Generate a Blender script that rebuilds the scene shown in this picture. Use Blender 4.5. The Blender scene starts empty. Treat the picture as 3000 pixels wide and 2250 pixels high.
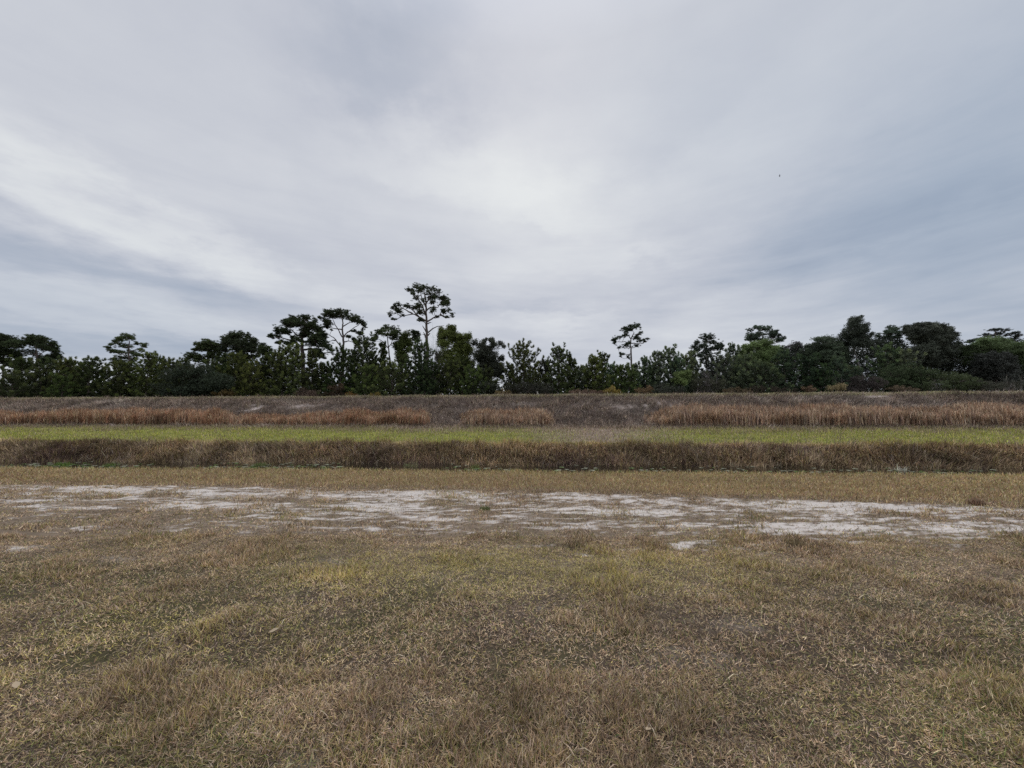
import bpy, math, random
import numpy as np

sc = bpy.context.scene
COL = sc.collection
rad = math.radians

# ------------------------------------------------------------------ camera
F = 1127.0                      # focal length in pixels of the 3000 px wide photograph
CAMZ = 1.6
PITCH = math.atan(100.0 / F)
cam_d = bpy.data.cameras.new("camera")
cam = bpy.data.objects.new("camera", cam_d)
COL.objects.link(cam)
cam.location = (0, 0, CAMZ)
cam.rotation_euler = (math.pi / 2 + PITCH, 0, 0)
cam_d.sensor_width = 36
cam_d.lens = F / 3000 * 36
cam_d.clip_start = 0.05
cam_d.clip_end = 20000
sc.camera = cam

# ------------------------------------------------------------------ exposure
sc.view_settings.view_transform = 'Standard'
sc.view_settings.look = 'None'
sc.view_settings.exposure = 0.0
sc.view_settings.gamma = 1.0
sc.cycles.max_bounces = 5
sc.cycles.diffuse_bounces = 3
sc.cycles.glossy_bounces = 2
sc.cycles.transmission_bounces = 2
sc.cycles.transparent_max_bounces = 4
sc.cycles.use_denoising = False

SUN_EL, SUN_AZ = 46.0, 4.0      # degrees; azimuth from straight ahead to the right


def px_dir(px, py):
    xc = (px - 1500) / F
    yc = -(py - 1125) / F
    c, s = math.cos(PITCH), math.sin(PITCH)
    return (xc, c - s * yc, s + c * yc)


def at(px, py, Y):
    d = px_dir(px, py)
    t = Y / d[1]
    return np.array([d[0] * t, Y, CAMZ + d[2] * t])


def azel(px, py):
    d = px_dir(px, py)
    return math.degrees(math.atan2(d[0], d[1])), math.degrees(math.atan2(d[2], math.hypot(d[0], d[1])))


# ------------------------------------------------------------------ world: overcast sky
world = bpy.data.worlds.new("World")
sc.world = world
world.use_nodes = True
nt = world.node_tree
nt.nodes.clear()
N = nt.nodes.new
Lk = nt.links.new


def mth(op, a, b=None, c=None, clamp=False):
    n = N('ShaderNodeMath'); n.operation = op; n.use_clamp = clamp
    for i, v in enumerate((a, b, c)):
        if v is None: continue
        if isinstance(v, (int, float)): n.inputs[i].default_value = v
        else: Lk(v, n.inputs[i])
    return n.outputs[0]


def mixc(f, a, b):
    n = N('ShaderNodeMix'); n.data_type = 'RGBA'
    for s, v in ((0, f), (6, a), (7, b)):
        if isinstance(v, (int, float)): n.inputs[s].default_value = v
        elif isinstance(v, tuple): n.inputs[s].default_value = (*v, 1)
        else: Lk(v, n.inputs[s])
    return n.outputs[2]


def srgb(r, g, b):
    f = lambda v: (v / 255 / 12.92) if v <= 10 else ((v / 255 + 0.055) / 1.055) ** 2.4
    return (f(r), f(g), f(b))


tc = N('ShaderNodeTexCoord')
sep = N('ShaderNodeSeparateXYZ'); Lk(tc.outputs['Generated'], sep.inputs[0])
dx, dy, dz = sep.outputs
AZ = mth('MULTIPLY', mth('ARCTAN2', dx, dy), 180 / math.pi)
EL = mth('MULTIPLY', mth('ARCSINE', dz), 180 / math.pi)
zz = mth('ADD', mth('MAXIMUM', dz, 0.0), 0.11)
comb = N('ShaderNodeCombineXYZ')
Lk(mth('DIVIDE', dx, zz), comb.inputs[0]); Lk(mth('DIVIDE', dy, zz), comb.inputs[1])
# streaks of the cloud deck run away from the viewer
mp = N('ShaderNodeMapping'); mp.inputs['Rotation'].default_value = (0, 0, rad(12)); mp.inputs['Scale'].default_value = (0.8, 0.65, 1)
mp.inputs['Location'].default_value = (3.3, 1.7, 0)
Lk(comb.outputs[0], mp.inputs[0])
n1 = N('ShaderNodeTexNoise'); n1.inputs['Scale'].default_value = 0.9; n1.inputs['Detail'].default_value = 5
n1.inputs['Roughness'].default_value = 0.42; n1.inputs['Distortion'].default_value = 0.35
Lk(mp.outputs[0], n1.inputs['Vector'])
mp2 = N('ShaderNodeMapping'); mp2.inputs['Rotation'].default_value = (0, 0, rad(-8)); mp2.inputs['Scale'].default_value = (0.6, 1.4, 1)
Lk(comb.outputs[0], mp2.inputs[0])
n2 = N('ShaderNodeTexNoise'); n2.inputs['Scale'].default_value = 0.75; n2.inputs['Detail'].default_value = 4
n2.inputs['Roughness'].default_value = 0.5
Lk(mp2.outputs[0], n2.inputs['Vector'])


wn = N('ShaderNodeTexNoise'); wn.inputs['Scale'].default_value = 1.5; wn.inputs['Detail'].default_value = 6; wn.inputs['Roughness'].default_value = 0.6
Lk(comb.outputs[0], wn.inputs['Vector'])
ws = N('ShaderNodeSeparateColor'); Lk(wn.outputs['Color'], ws.inputs[0])
lowf = N('ShaderNodeMapRange'); lowf.inputs['From Min'].default_value = 4; lowf.inputs['From Max'].default_value = 40
lowf.inputs['To Min'].default_value = 0.25; lowf.inputs['To Max'].default_value = 1.3
Lk(EL, lowf.inputs['Value'])
AZ0, EL0 = AZ, EL
AZ = mth('ADD', AZ, mth('MULTIPLY', mth('SUBTRACT', ws.outputs[0], 0.5), 30.0))
EL = mth('ADD', EL, mth('MULTIPLY', mth('MULTIPLY', mth('SUBTRACT', ws.outputs[1], 0.5), 26.0), lowf.outputs[0]))


def blob(px, py, sa, se, rot=0):
    """soft oval of cloud at the sky direction seen at that pixel; sizes in degrees"""
    a0, e0 = azel(px, py)
    da = mth('SUBTRACT', AZ, a0); de = mth('SUBTRACT', EL, e0)
    c, s = math.cos(rad(rot)), math.sin(rad(rot))
    u = mth('ADD', mth('MULTIPLY', da, c / sa), mth('MULTIPLY', de, s / sa))
    v = mth('ADD', mth('MULTIPLY', da, -s / se), mth('MULTIPLY', de, c / se))
    r2 = mth('ADD', mth('MULTIPLY', u, u), mth('MULTIPLY', v, v))
    return mth('POWER', math.e, mth('MULTIPLY', r2, -1.0))


# brightness field
B = mth('ADD', mth('MULTIPLY', mth('SUBTRACT', n1.outputs['Fac'], 0.5), 0.42), mth('MULTIPLY', mth('SUBTRACT', n2.outputs['Fac'], 0.5), 0.22))
BL = [  # px, py, size az, size el, rotation, amount
    (1500, 620, 18, 7, 0, 0.16), (1350, 420, 22, 6, 12, 0.09), (1580, 560, 7, 3.0, 0, 0.05), (1900, 560, 14, 4, 25, 0.05),
    (420, 640, 22, 2.6, -15, 0.10), (60, 520, 14, 4, -14, 0.04), (700, 740, 16, 1.6, -8, 0.07), (1500, 980, 34, 4, 0, 0.05),
    (500, 800, 22, 2.6, -7, -0.13), (120, 745, 18, 2.6, -8, -0.11), (300, 985, 22, 2.2, -3, -0.15), (60, 1040, 14, 1.6, 0, -0.16), (1150, 230, 17, 5, 8, -0.15),
    (250, 885, 22, 1.2, -6, 0.05), (2850, 560, 15, 15, 0, -0.15), (2950, 900, 13, 5, 0, -0.10), (2350, 640, 16, 5, 14, -0.07), (2250, 760, 18, 1.6, 8, -0.07),
    (1550, 700, 8, 1.2, 4, -0.05), (1860, 725, 8, 1.0, 4, 0.07), (2500, 735, 14, 1.2, 10, -0.05), (2000, 330, 14, 5, 22, -0.05),
    (2100, 800, 15, 1.2, 5, 0.05), (250, 1085, 22, 1.6, -2, 0.14), (2600, 960, 16, 2.0, 3, 0.07), (1620, 960, 8, .8, 2, 0.06), (1500, 920, 20, 1.2, 0, -0.05),
    (2300, 1010, 10, 2.0, 3, 0.05), (1000, 900, 14, 2, -3, -0.03), (1060, 560, 12, 2, -15, -0.05), (200, 200, 20, 8, 0, 0.03),
]
for (px, py, sa, se, ro, am) in BL:
    B = mth('ADD', B, mth('MULTIPLY', blob(px, py, sa, se, ro), am * 1.25))
AZ, EL = AZ0, EL0
# thin streaks low over the horizon
cs = N('ShaderNodeCombineXYZ')
Lk(mth('MULTIPLY', AZ, 0.035), cs.inputs[0]); Lk(mth('ADD', mth('MULTIPLY', EL, 0.30), mth('MULTIPLY', mth('SINE', mth('MULTIPLY', AZ, 0.05)), 0.32)), cs.inputs[1])
n3 = N('ShaderNodeTexNoise'); n3.inputs['Scale'].default_value = 1.15; n3.inputs['Detail'].default_value = 5; n3.inputs['Roughness'].default_value = 0.6
n3.inputs['Distortion'].default_value = 0.4
Lk(cs.outputs[0], n3.inputs['Vector'])
lowm = N('ShaderNodeMapRange'); lowm.inputs['From Min'].default_value = 34; lowm.inputs['From Max'].default_value = 14
lowm.inputs['To Min'].default_value = 0.05; lowm.inputs['To Max'].default_value = 0.46
Lk(EL, lowm.inputs['Value'])
B = mth('ADD', B, mth('MULTIPLY', mth('SUBTRACT', n3.outputs['Fac'], 0.5), lowm.outputs[0]))
B = mth('ADD', B, mth('MULTIPLY', blob(150, 60, 25, 8), -0.05))
mp4 = N('ShaderNodeMapping'); mp4.inputs['Rotation'].default_value = (0, 0, rad(20)); mp4.inputs['Scale'].default_value = (1.1, 1.3, 1)
Lk(comb.outputs[0], mp4.inputs[0])
n4 = N('ShaderNodeTexNoise'); n4.inputs['Scale'].default_value = 2.6; n4.inputs['Detail'].default_value = 6; n4.inputs['Roughness'].default_value = 0.55
Lk(mp4.outputs[0], n4.inputs['Vector'])
B = mth('ADD', B, mth('MULTIPLY', mth('SUBTRACT', n4.outputs['Fac'], 0.5), 0.20))
B = mth('ADD', B, 0.615, clamp=True)
ramp = N('ShaderNodeValToRGB'); Lk(B, ramp.inputs[0])
cr = ramp.color_ramp
cr.elements[0].position = 0.12; cr.elements[0].color = (*srgb(136, 148, 170), 1)
cr.elements[1].position = 0.92; cr.elements[1].color = (*srgb(228, 231, 232), 1)
for p, c in ((0.36, srgb(170, 178, 193)), (0.55, srgb(194, 198, 208)), (0.73, srgb(211, 214, 220))):
    e = cr.elements.new(p); e.color = (*c, 1)
# thin places where the blue shows
blue = mth('ADD', mth('MULTIPLY', blob(2880, 480, 20, 19), 0.55), mth('MULTIPLY', blob(150, 900, 22, 6), 0.35))
blue = mth('ADD', blue, mth('MULTIPLY', blob(2000, 330, 14, 10), 0.18))
cloud = mixc(mth('MULTIPLY', blue, 0.62, clamp=True), ramp.outputs[0], srgb(160, 180, 199))
sky = N('ShaderNodeTexSky'); sky.sky_type = 'NISHITA'; sky.sun_disc = False
sky.sun_elevation = rad(SUN_EL); sky.sun_rotation = rad(SUN_AZ)
STR = 0.1
vm = N('ShaderNodeVectorMath'); vm.operation = 'SCALE'; vm.inputs['Scale'].default_value = 1.0 / STR
Lk(cloud, vm.inputs[0])
skym = mixc(0.96, sky.outputs[0], vm.outputs[0])
# the overcast deck is brighter overhead than at the horizon (outside the picture)
zen = mth('ADD', 1.0, mth('MULTIPLY', mth('SMOOTH_MIN', mth('MAXIMUM', mth('SUBTRACT', EL, 46.0), 0.0), 30.0, 5.0), 0.024))
vm2 = N('ShaderNodeVectorMath'); vm2.operation = 'SCALE'; Lk(skym, vm2.inputs[0]); Lk(zen, vm2.inputs['Scale'])
bg = N('ShaderNodeBackground'); bg.inputs['Strength'].default_value = STR
Lk(vm2.outputs[0], bg.inputs['Color'])
wo = N('ShaderNodeOutputWorld'); Lk(bg.outputs[0], wo.inputs['Surface'])

# ------------------------------------------------------------------ sun behind the clouds
sd = bpy.data.lights.new("sun", 'SUN')
sd.energy = 1.4
sd.angle = rad(22)
sd.color = (1.0, 0.95, 0.88)
so = bpy.data.objects.new("sun", sd)
COL.objects.link(so)
so.rotation_euler = (rad(90 - SUN_EL), 0, rad(180 - SUN_AZ))

# ================================================================== helpers
rng = np.random.default_rng(7)
random.seed(7)


def vnoise(x, y, seed=0):
    x = np.asarray(x, float); y = np.asarray(y, float)
    xi = np.floor(x).astype(np.int64); yi = np.floor(y).astype(np.int64)
    xf = x - xi; yf = y - yi
    u = xf * xf * (3 - 2 * xf); v = yf * yf * (3 - 2 * yf)

    def h(a, b):
        n = (a * 374761393 + b * 668265263 + seed * 982451653) & 0x7fffffff
        n = ((n ^ (n >> 13)) * 1274126177) & 0x7fffffff
        return ((n ^ (n >> 16)) & 0xffff) / 65535.0
    a = h(xi, yi); b = h(xi + 1, yi); c = h(xi, yi + 1); d = h(xi + 1, yi + 1)
    return (a * (1 - u) + b * u) * (1 - v) + (c * (1 - u) + d * u) * v


def fbm(x, y, o=4, seed=0, gain=0.5):
    s = 0; a = 1; t = 0
    for i in range(o):
        s = s + a * vnoise(x * 2 ** i + 17.3 * i, y * 2 ** i - 9.1 * i, seed + i)
        t += a; a *= gain
    return s / t


def sstep(a, b, x):
    t = np.clip((x - a) / (b - a), 0, 1)
    return t * t * (3 - 2 * t)


def tag(o, label=None, cat=None, group=None, kind=None):
    if label: o['label'] = label
    if cat: o['category'] = cat
    if group: o['group'] = group
    if kind: o['kind'] = kind
    return o


def mesh_obj(name, verts, faces_flat, starts, mat, colors=None, smooth=False, parent=None, loc=None):
    me = bpy.data.meshes.new(name)
    nv = len(verts)
    me.vertices.add(nv)
    me.vertices.foreach_set('co', np.asarray(verts, np.float32).ravel())
    me.loops.add(len(faces_flat))
    me.loops.foreach_set('vertex_index', np.asarray(faces_flat, np.int32))
    me.polygons.add(len(starts))
    me.polygons.foreach_set('loop_start', np.asarray(starts, np.int32))
    if smooth:
        me.polygons.foreach_set('use_smooth', np.ones(len(starts), bool))
    me.update(calc_edges=True)
    if colors is not None:
        at_ = me.color_attributes.new('Col', 'FLOAT_COLOR', 'POINT')
        c = np.ones((nv, 4), np.float32); c[:, :3] = colors
        at_.data.foreach_set('color', c.ravel())
    me.materials.append(mat)
    o = bpy.data.objects.new(name, me)
    COL.objects.link(o)
    if parent is not None: o.parent = parent
    if loc is not None: o.location = loc
    return o


# ------------------------------------------------------------------ materials
def attr_mat(name, rough=0.8, spec=0.2, noise=0.0, nscale=20.0, bump=0.0, bscale=30.0, transl=0.0):
    m = bpy.data.materials.new(name); m.use_nodes = True
    t = m.node_tree; b = t.nodes['Principled BSDF']
    b.inputs['Roughness'].default_value = rough
    b.inputs['Specular IOR Level'].default_value = spec
    a = t.nodes.new('ShaderNodeAttribute'); a.attribute_name = 'Col'
    src = a.outputs['Color']
    tcn = t.nodes.new('ShaderNodeTexCoord')
    if noise > 0:
        n = t.nodes.new('ShaderNodeTexNoise'); n.inputs['Scale'].default_value = nscale; n.inputs['Detail'].default_value = 6
        n.inputs['Roughness'].default_value = 0.65
        t.links.new(tcn.outputs['Object'], n.inputs['Vector'])
        mr = t.nodes.new('ShaderNodeMapRange')
        mr.inputs['From Min'].default_value = 0.25; mr.inputs['From Max'].default_value = 0.75
        mr.inputs['To Min'].default_value = 1 - noise; mr.inputs['To Max'].default_value = 1 + noise
        t.links.new(n.outputs['Fac'], mr.inputs['Value'])
        v = t.nodes.new('ShaderNodeVectorMath'); v.operation = 'SCALE'
        t.links.new(src, v.inputs[0]); t.links.new(mr.outputs[0], v.inputs['Scale'])
        src = v.outputs[0]
    t.links.new(src, b.inputs['Base Color'])
    if bump > 0:
        n = t.nodes.new('ShaderNodeTexNoise'); n.inputs['Scale'].default_value = bscale; n.inputs['Detail'].default_value = 6
        t.links.new(tcn.outputs['Object'], n.inputs['Vector'])
        bu = t.nodes.new('ShaderNodeBump'); bu.inputs['Strength'].default_value = 1.0; bu.inputs['Distance'].default_value = bump
        t.links.new(n.outputs['Fac'], bu.inputs['Height']); t.links.new(bu.outputs[0], b.inputs['Normal'])
    if transl > 0:
        tr = t.nodes.new('ShaderNodeBsdfTranslucent'); t.links.new(src, tr.inputs['Color'])
        mx = t.nodes.new('ShaderNodeMixShader'); mx.inputs[0].default_value = transl
        t.links.new(b.outputs[0], mx.inputs[1]); t.links.new(tr.outputs[0], mx.inputs[2])
        t.links.new(mx.outputs[0], t.nodes['Material Output'].inputs['Surface'])
    return m


def bark_mat(name, c1, c2):
    m = bpy.data.materials.new(name); m.use_nodes = True
    t = m.node_tree; b = t.nodes['Principled BSDF']; b.inputs['Roughness'].default_value = 0.9
    b.inputs['Specular IOR Level'].default_value = 0.15
    tcn = t.nodes.new('ShaderNodeTexCoord')
    mpn = t.nodes.new('ShaderNodeMapping'); mpn.inputs['Scale'].default_value = (6, 6, 2)
    t.links.new(tcn.outputs['Object'], mpn.inputs[0])
    n = t.nodes.new('ShaderNodeTexNoise'); n.inputs['Scale'].default_value = 1.5; n.inputs['Detail'].default_value = 5
    t.links.new(mpn.outputs[0], n.inputs['Vector'])
    r = t.nodes.new('ShaderNodeValToRGB'); t.links.new(n.outputs['Fac'], r.inputs[0])
    r.color_ramp.elements[0].position = 0.35; r.color_ramp.elements[0].color = (*c1, 1)
    r.color_ramp.elements[1].position = 0.65; r.color_ramp.elements[1].color = (*c2, 1)
    t.links.new(r.outputs[0], b.inputs['Base Color'])
    bu = t.nodes.new('ShaderNodeBump'); bu.inputs['Distance'].default_value = 0.03
    t.links.new(n.outputs['Fac'], bu.inputs['Height']); t.links.new(bu.outputs[0], b.inputs['Normal'])
    return m


M_ground = attr_mat('dry_soil', 0.95, 0.1, noise=0.35, nscale=14, bump=0.02, bscale=22)
M_sand = attr_mat('white_sand', 0.95, 0.1, noise=0.10, nscale=9, bump=0.012, bscale=26)
M_grass = attr_mat('grass_blade', 0.75, 0.25, transl=0.22)
M_reed = attr_mat('dry_reed', 0.8, 0.2, transl=0.15)
M_needle = attr_mat('pine_needle', 0.75, 0.12, transl=0.10)
M_leaf = attr_mat('leaf', 0.65, 0.15, transl=0.18)
M_twig = attr_mat('twig', 0.9, 0.1)
M_bark = bark_mat('pine_bark', (0.08, 0.062, 0.052), (0.20, 0.165, 0.15))
M_barkpale = bark_mat('pale_bark', (0.16, 0.15, 0.14), (0.36, 0.34, 0.32))
M_dead = bark_mat('dead_wood', (0.09, 0.08, 0.075), (0.2, 0.18, 0.17))

# ================================================================== terrain
def bend(x, k):
    return -k * 60 * np.tanh(np.asarray(x, float) / 60)


def D1(x): return 11.6 + bend(x, .052) + 0.30 * (fbm(np.asarray(x) * .5, 0 * np.asarray(x) + 3, 3, 5) - .5)
def D2(x): return 16.2 + bend(x, .060) + 0.8 * (fbm(np.asarray(x) * .35, 0 * np.asarray(x) + 9, 3, 6) - .5)
def D3(x): return 18.55 + bend(x, .072) + 0.7 * (fbm(np.asarray(x) * .3, 0 * np.asarray(x) + 1, 3, 8) - .5)
def D4(x): return 26.0 + bend(x, .092) + 1.0 * (fbm(np.asarray(x) * .22, 0 * np.asarray(x) + 5, 3, 9) - .5)
def D5(x): return 33.0 + bend(x, .128)
def D6(x): return 36.5 + bend(x, .128)
def D7(x): return 42.0 + bend(x, .128)


def S1(x):  # near edge of the sand track
    return np.interp(x, [-60, -14, -7.9, -4, -1, 1.2, 3, 6.4, 12, 60], [9.5, 6.6, 5.9, 5.6, 5.15, 4.75, 4.95, 4.7, 4.0, 0.5])


def S2(x):  # far edge
    return np.interp(x, [-60, -12.6, -6, 0, 5, 9.6, 14, 60], [12.6, 9.75, 9.35, 8.75, 7.95, 7.3, 6.6, 0.5 + 5.0])


def sand_mask(x, y):
    a, b = S1(x), S2(x)
    t = (y - a) / (b - a)
    env = sstep(-0.30, 0.28, t) * (1 - sstep(0.86, 1.14, t))
    env2 = np.where(t > 0.45, 1.0, 0.86)
    u = x + 1.2 * (fbm(x * .8, y * .8, 2, 19) - .5)
    n = fbm(u * 0.5, t * 7.0, 4, 21) * 0.36 + fbm(u * 2.6, y * 10, 4, 31, .8) * 0.64
    n = n + 0.34 * (fbm(x * 5, y * 15, 4, 41, .8) - 0.5)
    core = np.exp(-((x - 2.5) / 6) ** 2) * 0.036 - .01 * sstep(1, 9, -x)
    lane = 0.05 * np.cos((t - 0.80) * 2 * math.pi / 0.40)
    m = sstep(0.455, 0.59, n + core + lane + (env * env2 - 1) * 0.36 + 0.0) * .96
    # stray bare spots in the lawn
    m2 = np.zeros_like(n)
    for (cx, cy, rx, ry, am) in ((-6.2, 4.95, .38, .13, .9), (4.95, 3.45, .8, .13, .5), (5.4, 3.75, .5, .12, .6), (1.75, 3.12, .30, .08, .12),
                                 (-.95, 1.93, .16, .07, .3), (1.2, 2.72, .3, .1, .2), (-4.4, 4.6, .5, .12, .3), (-2.0, 4.4, .4, .10, .3)):
        m2 = np.maximum(m2, am * np.exp(-((x - cx) / rx) ** 2 - ((y - cy) / ry) ** 2))
    m2 = m2 * sstep(.3, .6, fbm(x * 6, y * 9, 3, 77))
    return np.clip(np.maximum(m, m2), 0, 1)


def ground_z(x, y):
    x = np.asarray(x, float); y = np.asarray(y, float)
    d1, d2, d3, d4, d5, d6, d7 = D1(x), D2(x), D3(x), D4(x), D5(x), D6(x), D7(x)
    z = 0.035 * (fbm(x * .45, y * .45, 3, 3) - .5) + 0.03 * (fbm(x * 2.5, y * 2.5, 3, 4) - .5)
    z = z + .055 * (fbm(x * 1.7, y * 2.3, 3, 14) - .5) * (1 - sstep(9, 11, y)) * (y > .3)
    z = z + (0.03 * (fbm(x * 3.2, y * 6.5, 4, 12) - .5) + 0.03 * (fbm(x * 8, y * 14, 3, 13) - .5)) * np.exp(-((y - 7) / 3.0) ** 2)
    # ditch
    z = z - 0.62 * sstep(0, 1.3, y - d1)
    t = np.clip((y - d2) / (d3 - d2), 0, 1)
    z = z + (0.62 + 0.34) * (0.25 * t + 0.75 * (t * t * (3 - 2 * t)))
    # gentle apron, levee, crest, back slope
    z = z + 0.66 * np.clip((y - d3) / (d4 - d3), 0, 1)
    s = np.clip((y - d4) / (d5 - d4), 0, 1)
    z = z + 2.50 * (0.55 * s + 0.45 * (s * s * (3 - 2 * s)))
    z = z + 0.22 * (fbm(x * .55, y * .55, 4, 15) - .5) * sstep(0, .25, s) * (1 - sstep(.8, 1, s))
    z = z + .16 * (fbm(x * .35, y * .2, 3, 16) - .5) * sstep(.7, 1, s)
    z = z - 2.7 * sstep(0, 1, (y - d6) / (d7 - d6))
    return z


def gz(x, y): return float(ground_z(np.array([x]), np.array([y]))[0])


def axis(lim_fine, step, far, n):
    f = np.arange(-lim_fine, lim_fine + step / 2, step)
    g = lim_fine + np.geomspace(step * 2, far - lim_fine, n)
    return np.concatenate([-g[::-1], f, g])


xs = axis(14.0, 0.075, 3000, 120)
ys = np.concatenate([-np.geomspace(0.5, 2500, 30)[::-1], np.arange(0, 3.9, 0.10), np.arange(3.9, 9.8, 0.045), np.arange(9.8, 21, 0.12),
                     np.arange(21, 46, 0.3), 46 + np.geomspace(1, 4000, 40)])
GX, GY = np.meshgrid(xs, ys)
gx, gy = GX.ravel(), GY.ravel()
gzv = ground_z(gx, gy)


def ground_color(x, y):
    n = len(x)
    d1, d2, d3, d4, d5, d6 = D1(x), D2(x), D3(x), D4(x), D5(x), D6(x)
    nz = fbm(x * 1.3, y * 1.3, 4, 50)[:, None]
    nf = fbm(x * 9, y * 9, 3, 51)[:, None]
    thatch = np.array([.085, .064, .048]) * (0.6 + 0.8 * nf)
    olive = np.array([.075, .066, .036]) * (0.6 + 0.8 * nf)
    c = thatch * (1 - sstep(.4, .7, nz)) + olive * sstep(.4, .7, nz)
    # ochre belt before the ditch
    w = sstep(0, 1, (y - S2(x) + .3) / 1.0)[:, None]
    c = c * (1 - w) + w * np.array([.19, .135, .065]) * (0.7 + 0.6 * nz)
    tt_ = (y - S1(x)) / (S2(x) - S1(x)); wt = (sstep(-.5, 0, tt_) * (1 - sstep(.95, 1.15, tt_)))[:, None]
    c = c * (1 - wt) + wt * np.array([.20, .155, .115]) * (.55 + .8 * fbm(x * 5, y * 12, 4, 58, .7)[:, None])
    sm = sand_mask(x, y)[:, None]
    sand = np.array([.60, .555, .52]) * (0.86 + 0.24 * fbm(x * 2, y * 5, 3, 52)[:, None])
    c = c * (1 - sm) + sand * sm

    def band(lo, hi, col, soft=.15):
        nonlocal c
        w = (sstep(-soft, soft, y - lo) * (1 - sstep(-soft, soft, y - hi)))[:, None]
        c = c * (1 - w) + np.array(col) * (0.65 + 0.7 * nz) * w
    band(d1 + .35, d2 + .1, (.03, .024, .02))
    band(d2, d3 - .1, (.12, .092, .068))
    band(d3 - .1, d4 - .9, (.17, .19, .05), .3)
    band(d4 - .9, d4 + .4, (.10, .09, .06), .3)
    pxg = 1500 + F * x / np.maximum(y, 1)
    gw = (np.exp(-((pxg - 1745) / 140) ** 2) * sstep(0, 1, y - d3) * (1 - sstep(-.5, .5, y - d4)))[:, None]
    c = c * (1 - gw) + np.array([.22, .175, .14]) * gw
    band(d4 + .3, d5 - .2, (.13, .10, .085), .3)
    band(d5 - .2, d6 + 1.2, (.17, .16, .09), .3)
    band(d6 + 1.0, 4000, (.06, .06, .035), .8)
    # pale washed sand on the levee face
    s = (y - d4) / (d5 - d4)
    w = bare_slope(x, y, s)[:, None]
    c = c * (1 - w) + np.array([.58, .50, .46]) * w
    # brown worn place where the track comes down between the reeds
    return c


def bare_slope(x, y, s):
    w = np.zeros_like(x)
    for (px, py, rx, ry, am) in ((742, 1196, .55, .45, 1.2), (755, 1188, .45, .3, 1.0), (900, 1188, 1.4, .4, .5), (1895, 1188, .7, .3, .5), (1938, 1182, .6, .35, .5),
                                 (1955, 1192, .6, .25, .45), (1830, 1196, .9, .3, .4), (2575, 1161, .6, .35, 1.0), (2690, 1162, .8, .3, .5), (2560, 1160, .5, .3, .8), (1710, 1185, .8, .3, .3), (1535, 1184, .8, .25, .35)):
        # meet the slope
        best = None
        for Y in np.arange(26, 36, .1):
            p = at(px, py, Y)
            if gz_s(p[0], Y) >= p[2]:
                best = p; break
        if best is None: continue
        w = np.maximum(w, am * np.exp(-((x - best[0]) / (rx * 1.2)) ** 2 - ((y - best[1]) / (ry * 1.5)) ** 2))
    return np.clip(w * sstep(.35, .62, fbm(x * 2.6, y * 4, 3, 61)) * 1.4, 0, 1) * (s > 0)


def gz_s(x, y):
    d4, d5 = float(D4(x)), float(D5(x))
    s = min(max((y - d4) / (d5 - d4), 0), 1)
    return 1.0 + 2.5 * (0.55 * s + 0.45 * (s * s * (3 - 2 * s)))


gcol = ground_color(gx, gy)
nx, ny = len(xs), len(ys)
idx = np.arange(nx * ny).reshape(ny, nx)
quads = np.stack([idx[:-1, :-1], idx[:-1, 1:], idx[1:, 1:], idx[1:, :-1]], -1).reshape(-1, 4)
qx = gx[quads].mean(1); qy = gy[quads].mean(1)
zone = np.zeros(len(quads), int)
zone[(qy > S1(qx) - .5) & (qy < S2(qx) + .15) & (np.abs(qx) < 60)] = 1
zone[(qy > D2(qx) - .2) & (qy <= D3(qx)) & (np.abs(qx) < 200)] = 2
zone[(qy > D4(qx)) & (qy < D7(qx)) & (np.abs(qx) < 200)] = 3
zone[(qy > D1(qx) + 0.2) & (qy <= D2(qx) - .2) & (np.abs(qx) < 200)] = 4
zone[(qy > D3(qx)) & (qy <= D4(qx)) & (np.abs(qx) < 200)] = 5
for z_, nm, mt in ((0, 'ground', M_ground), (1, 'sand_track', M_sand), (2, 'ditch_bank', M_ground), (3, 'levee', M_ground), (4, 'ditch_bed', M_ground), (5, 'terrace', M_ground)):
    q = quads[zone == z_]
    used, inv = np.unique(q.ravel(), return_inverse=True)
    o = mesh_obj(nm, np.stack([gx[used], gy[used], gzv[used]], 1), inv, np.arange(len(q)) * 4, mt, gcol[used], smooth=True)
    tag(o, kind='structure')

# water in the ditch
M_water = bpy.data.materials.new('dark_water'); M_water.use_nodes = True
b = M_water.node_tree.nodes['Principled BSDF']
b.inputs['Base Color'].default_value = (.012, .011, .008, 1); b.inputs['Roughness'].default_value = 0.08
b.inputs['Specular IOR Level'].default_value = 0.35
t_ = M_water.node_tree
n_ = t_.nodes.new('ShaderNodeTexNoise'); n_.inputs['Scale'].default_value = 4
bu_ = t_.nodes.new('ShaderNodeBump'); bu_.inputs['Distance'].default_value = 0.01
t_.links.new(n_.outputs['Fac'], bu_.inputs['Height']); t_.links.new(bu_.outputs[0], b.inputs['Normal'])
wx = np.linspace(-90, 90, 181)
WZ = -0.37
wv = np.concatenate([np.stack([wx, D1(wx) + .3, np.full_like(wx, WZ)], 1), np.stack([wx, D2(wx) + .9, np.full_like(wx, WZ)], 1)])
wf = [];
for i in range(180): wf += [i, i + 1, 181 + i + 1, 181 + i]
tag(mesh_obj('water', wv, wf, np.arange(180) * 4, M_water), kind='structure')

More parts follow.
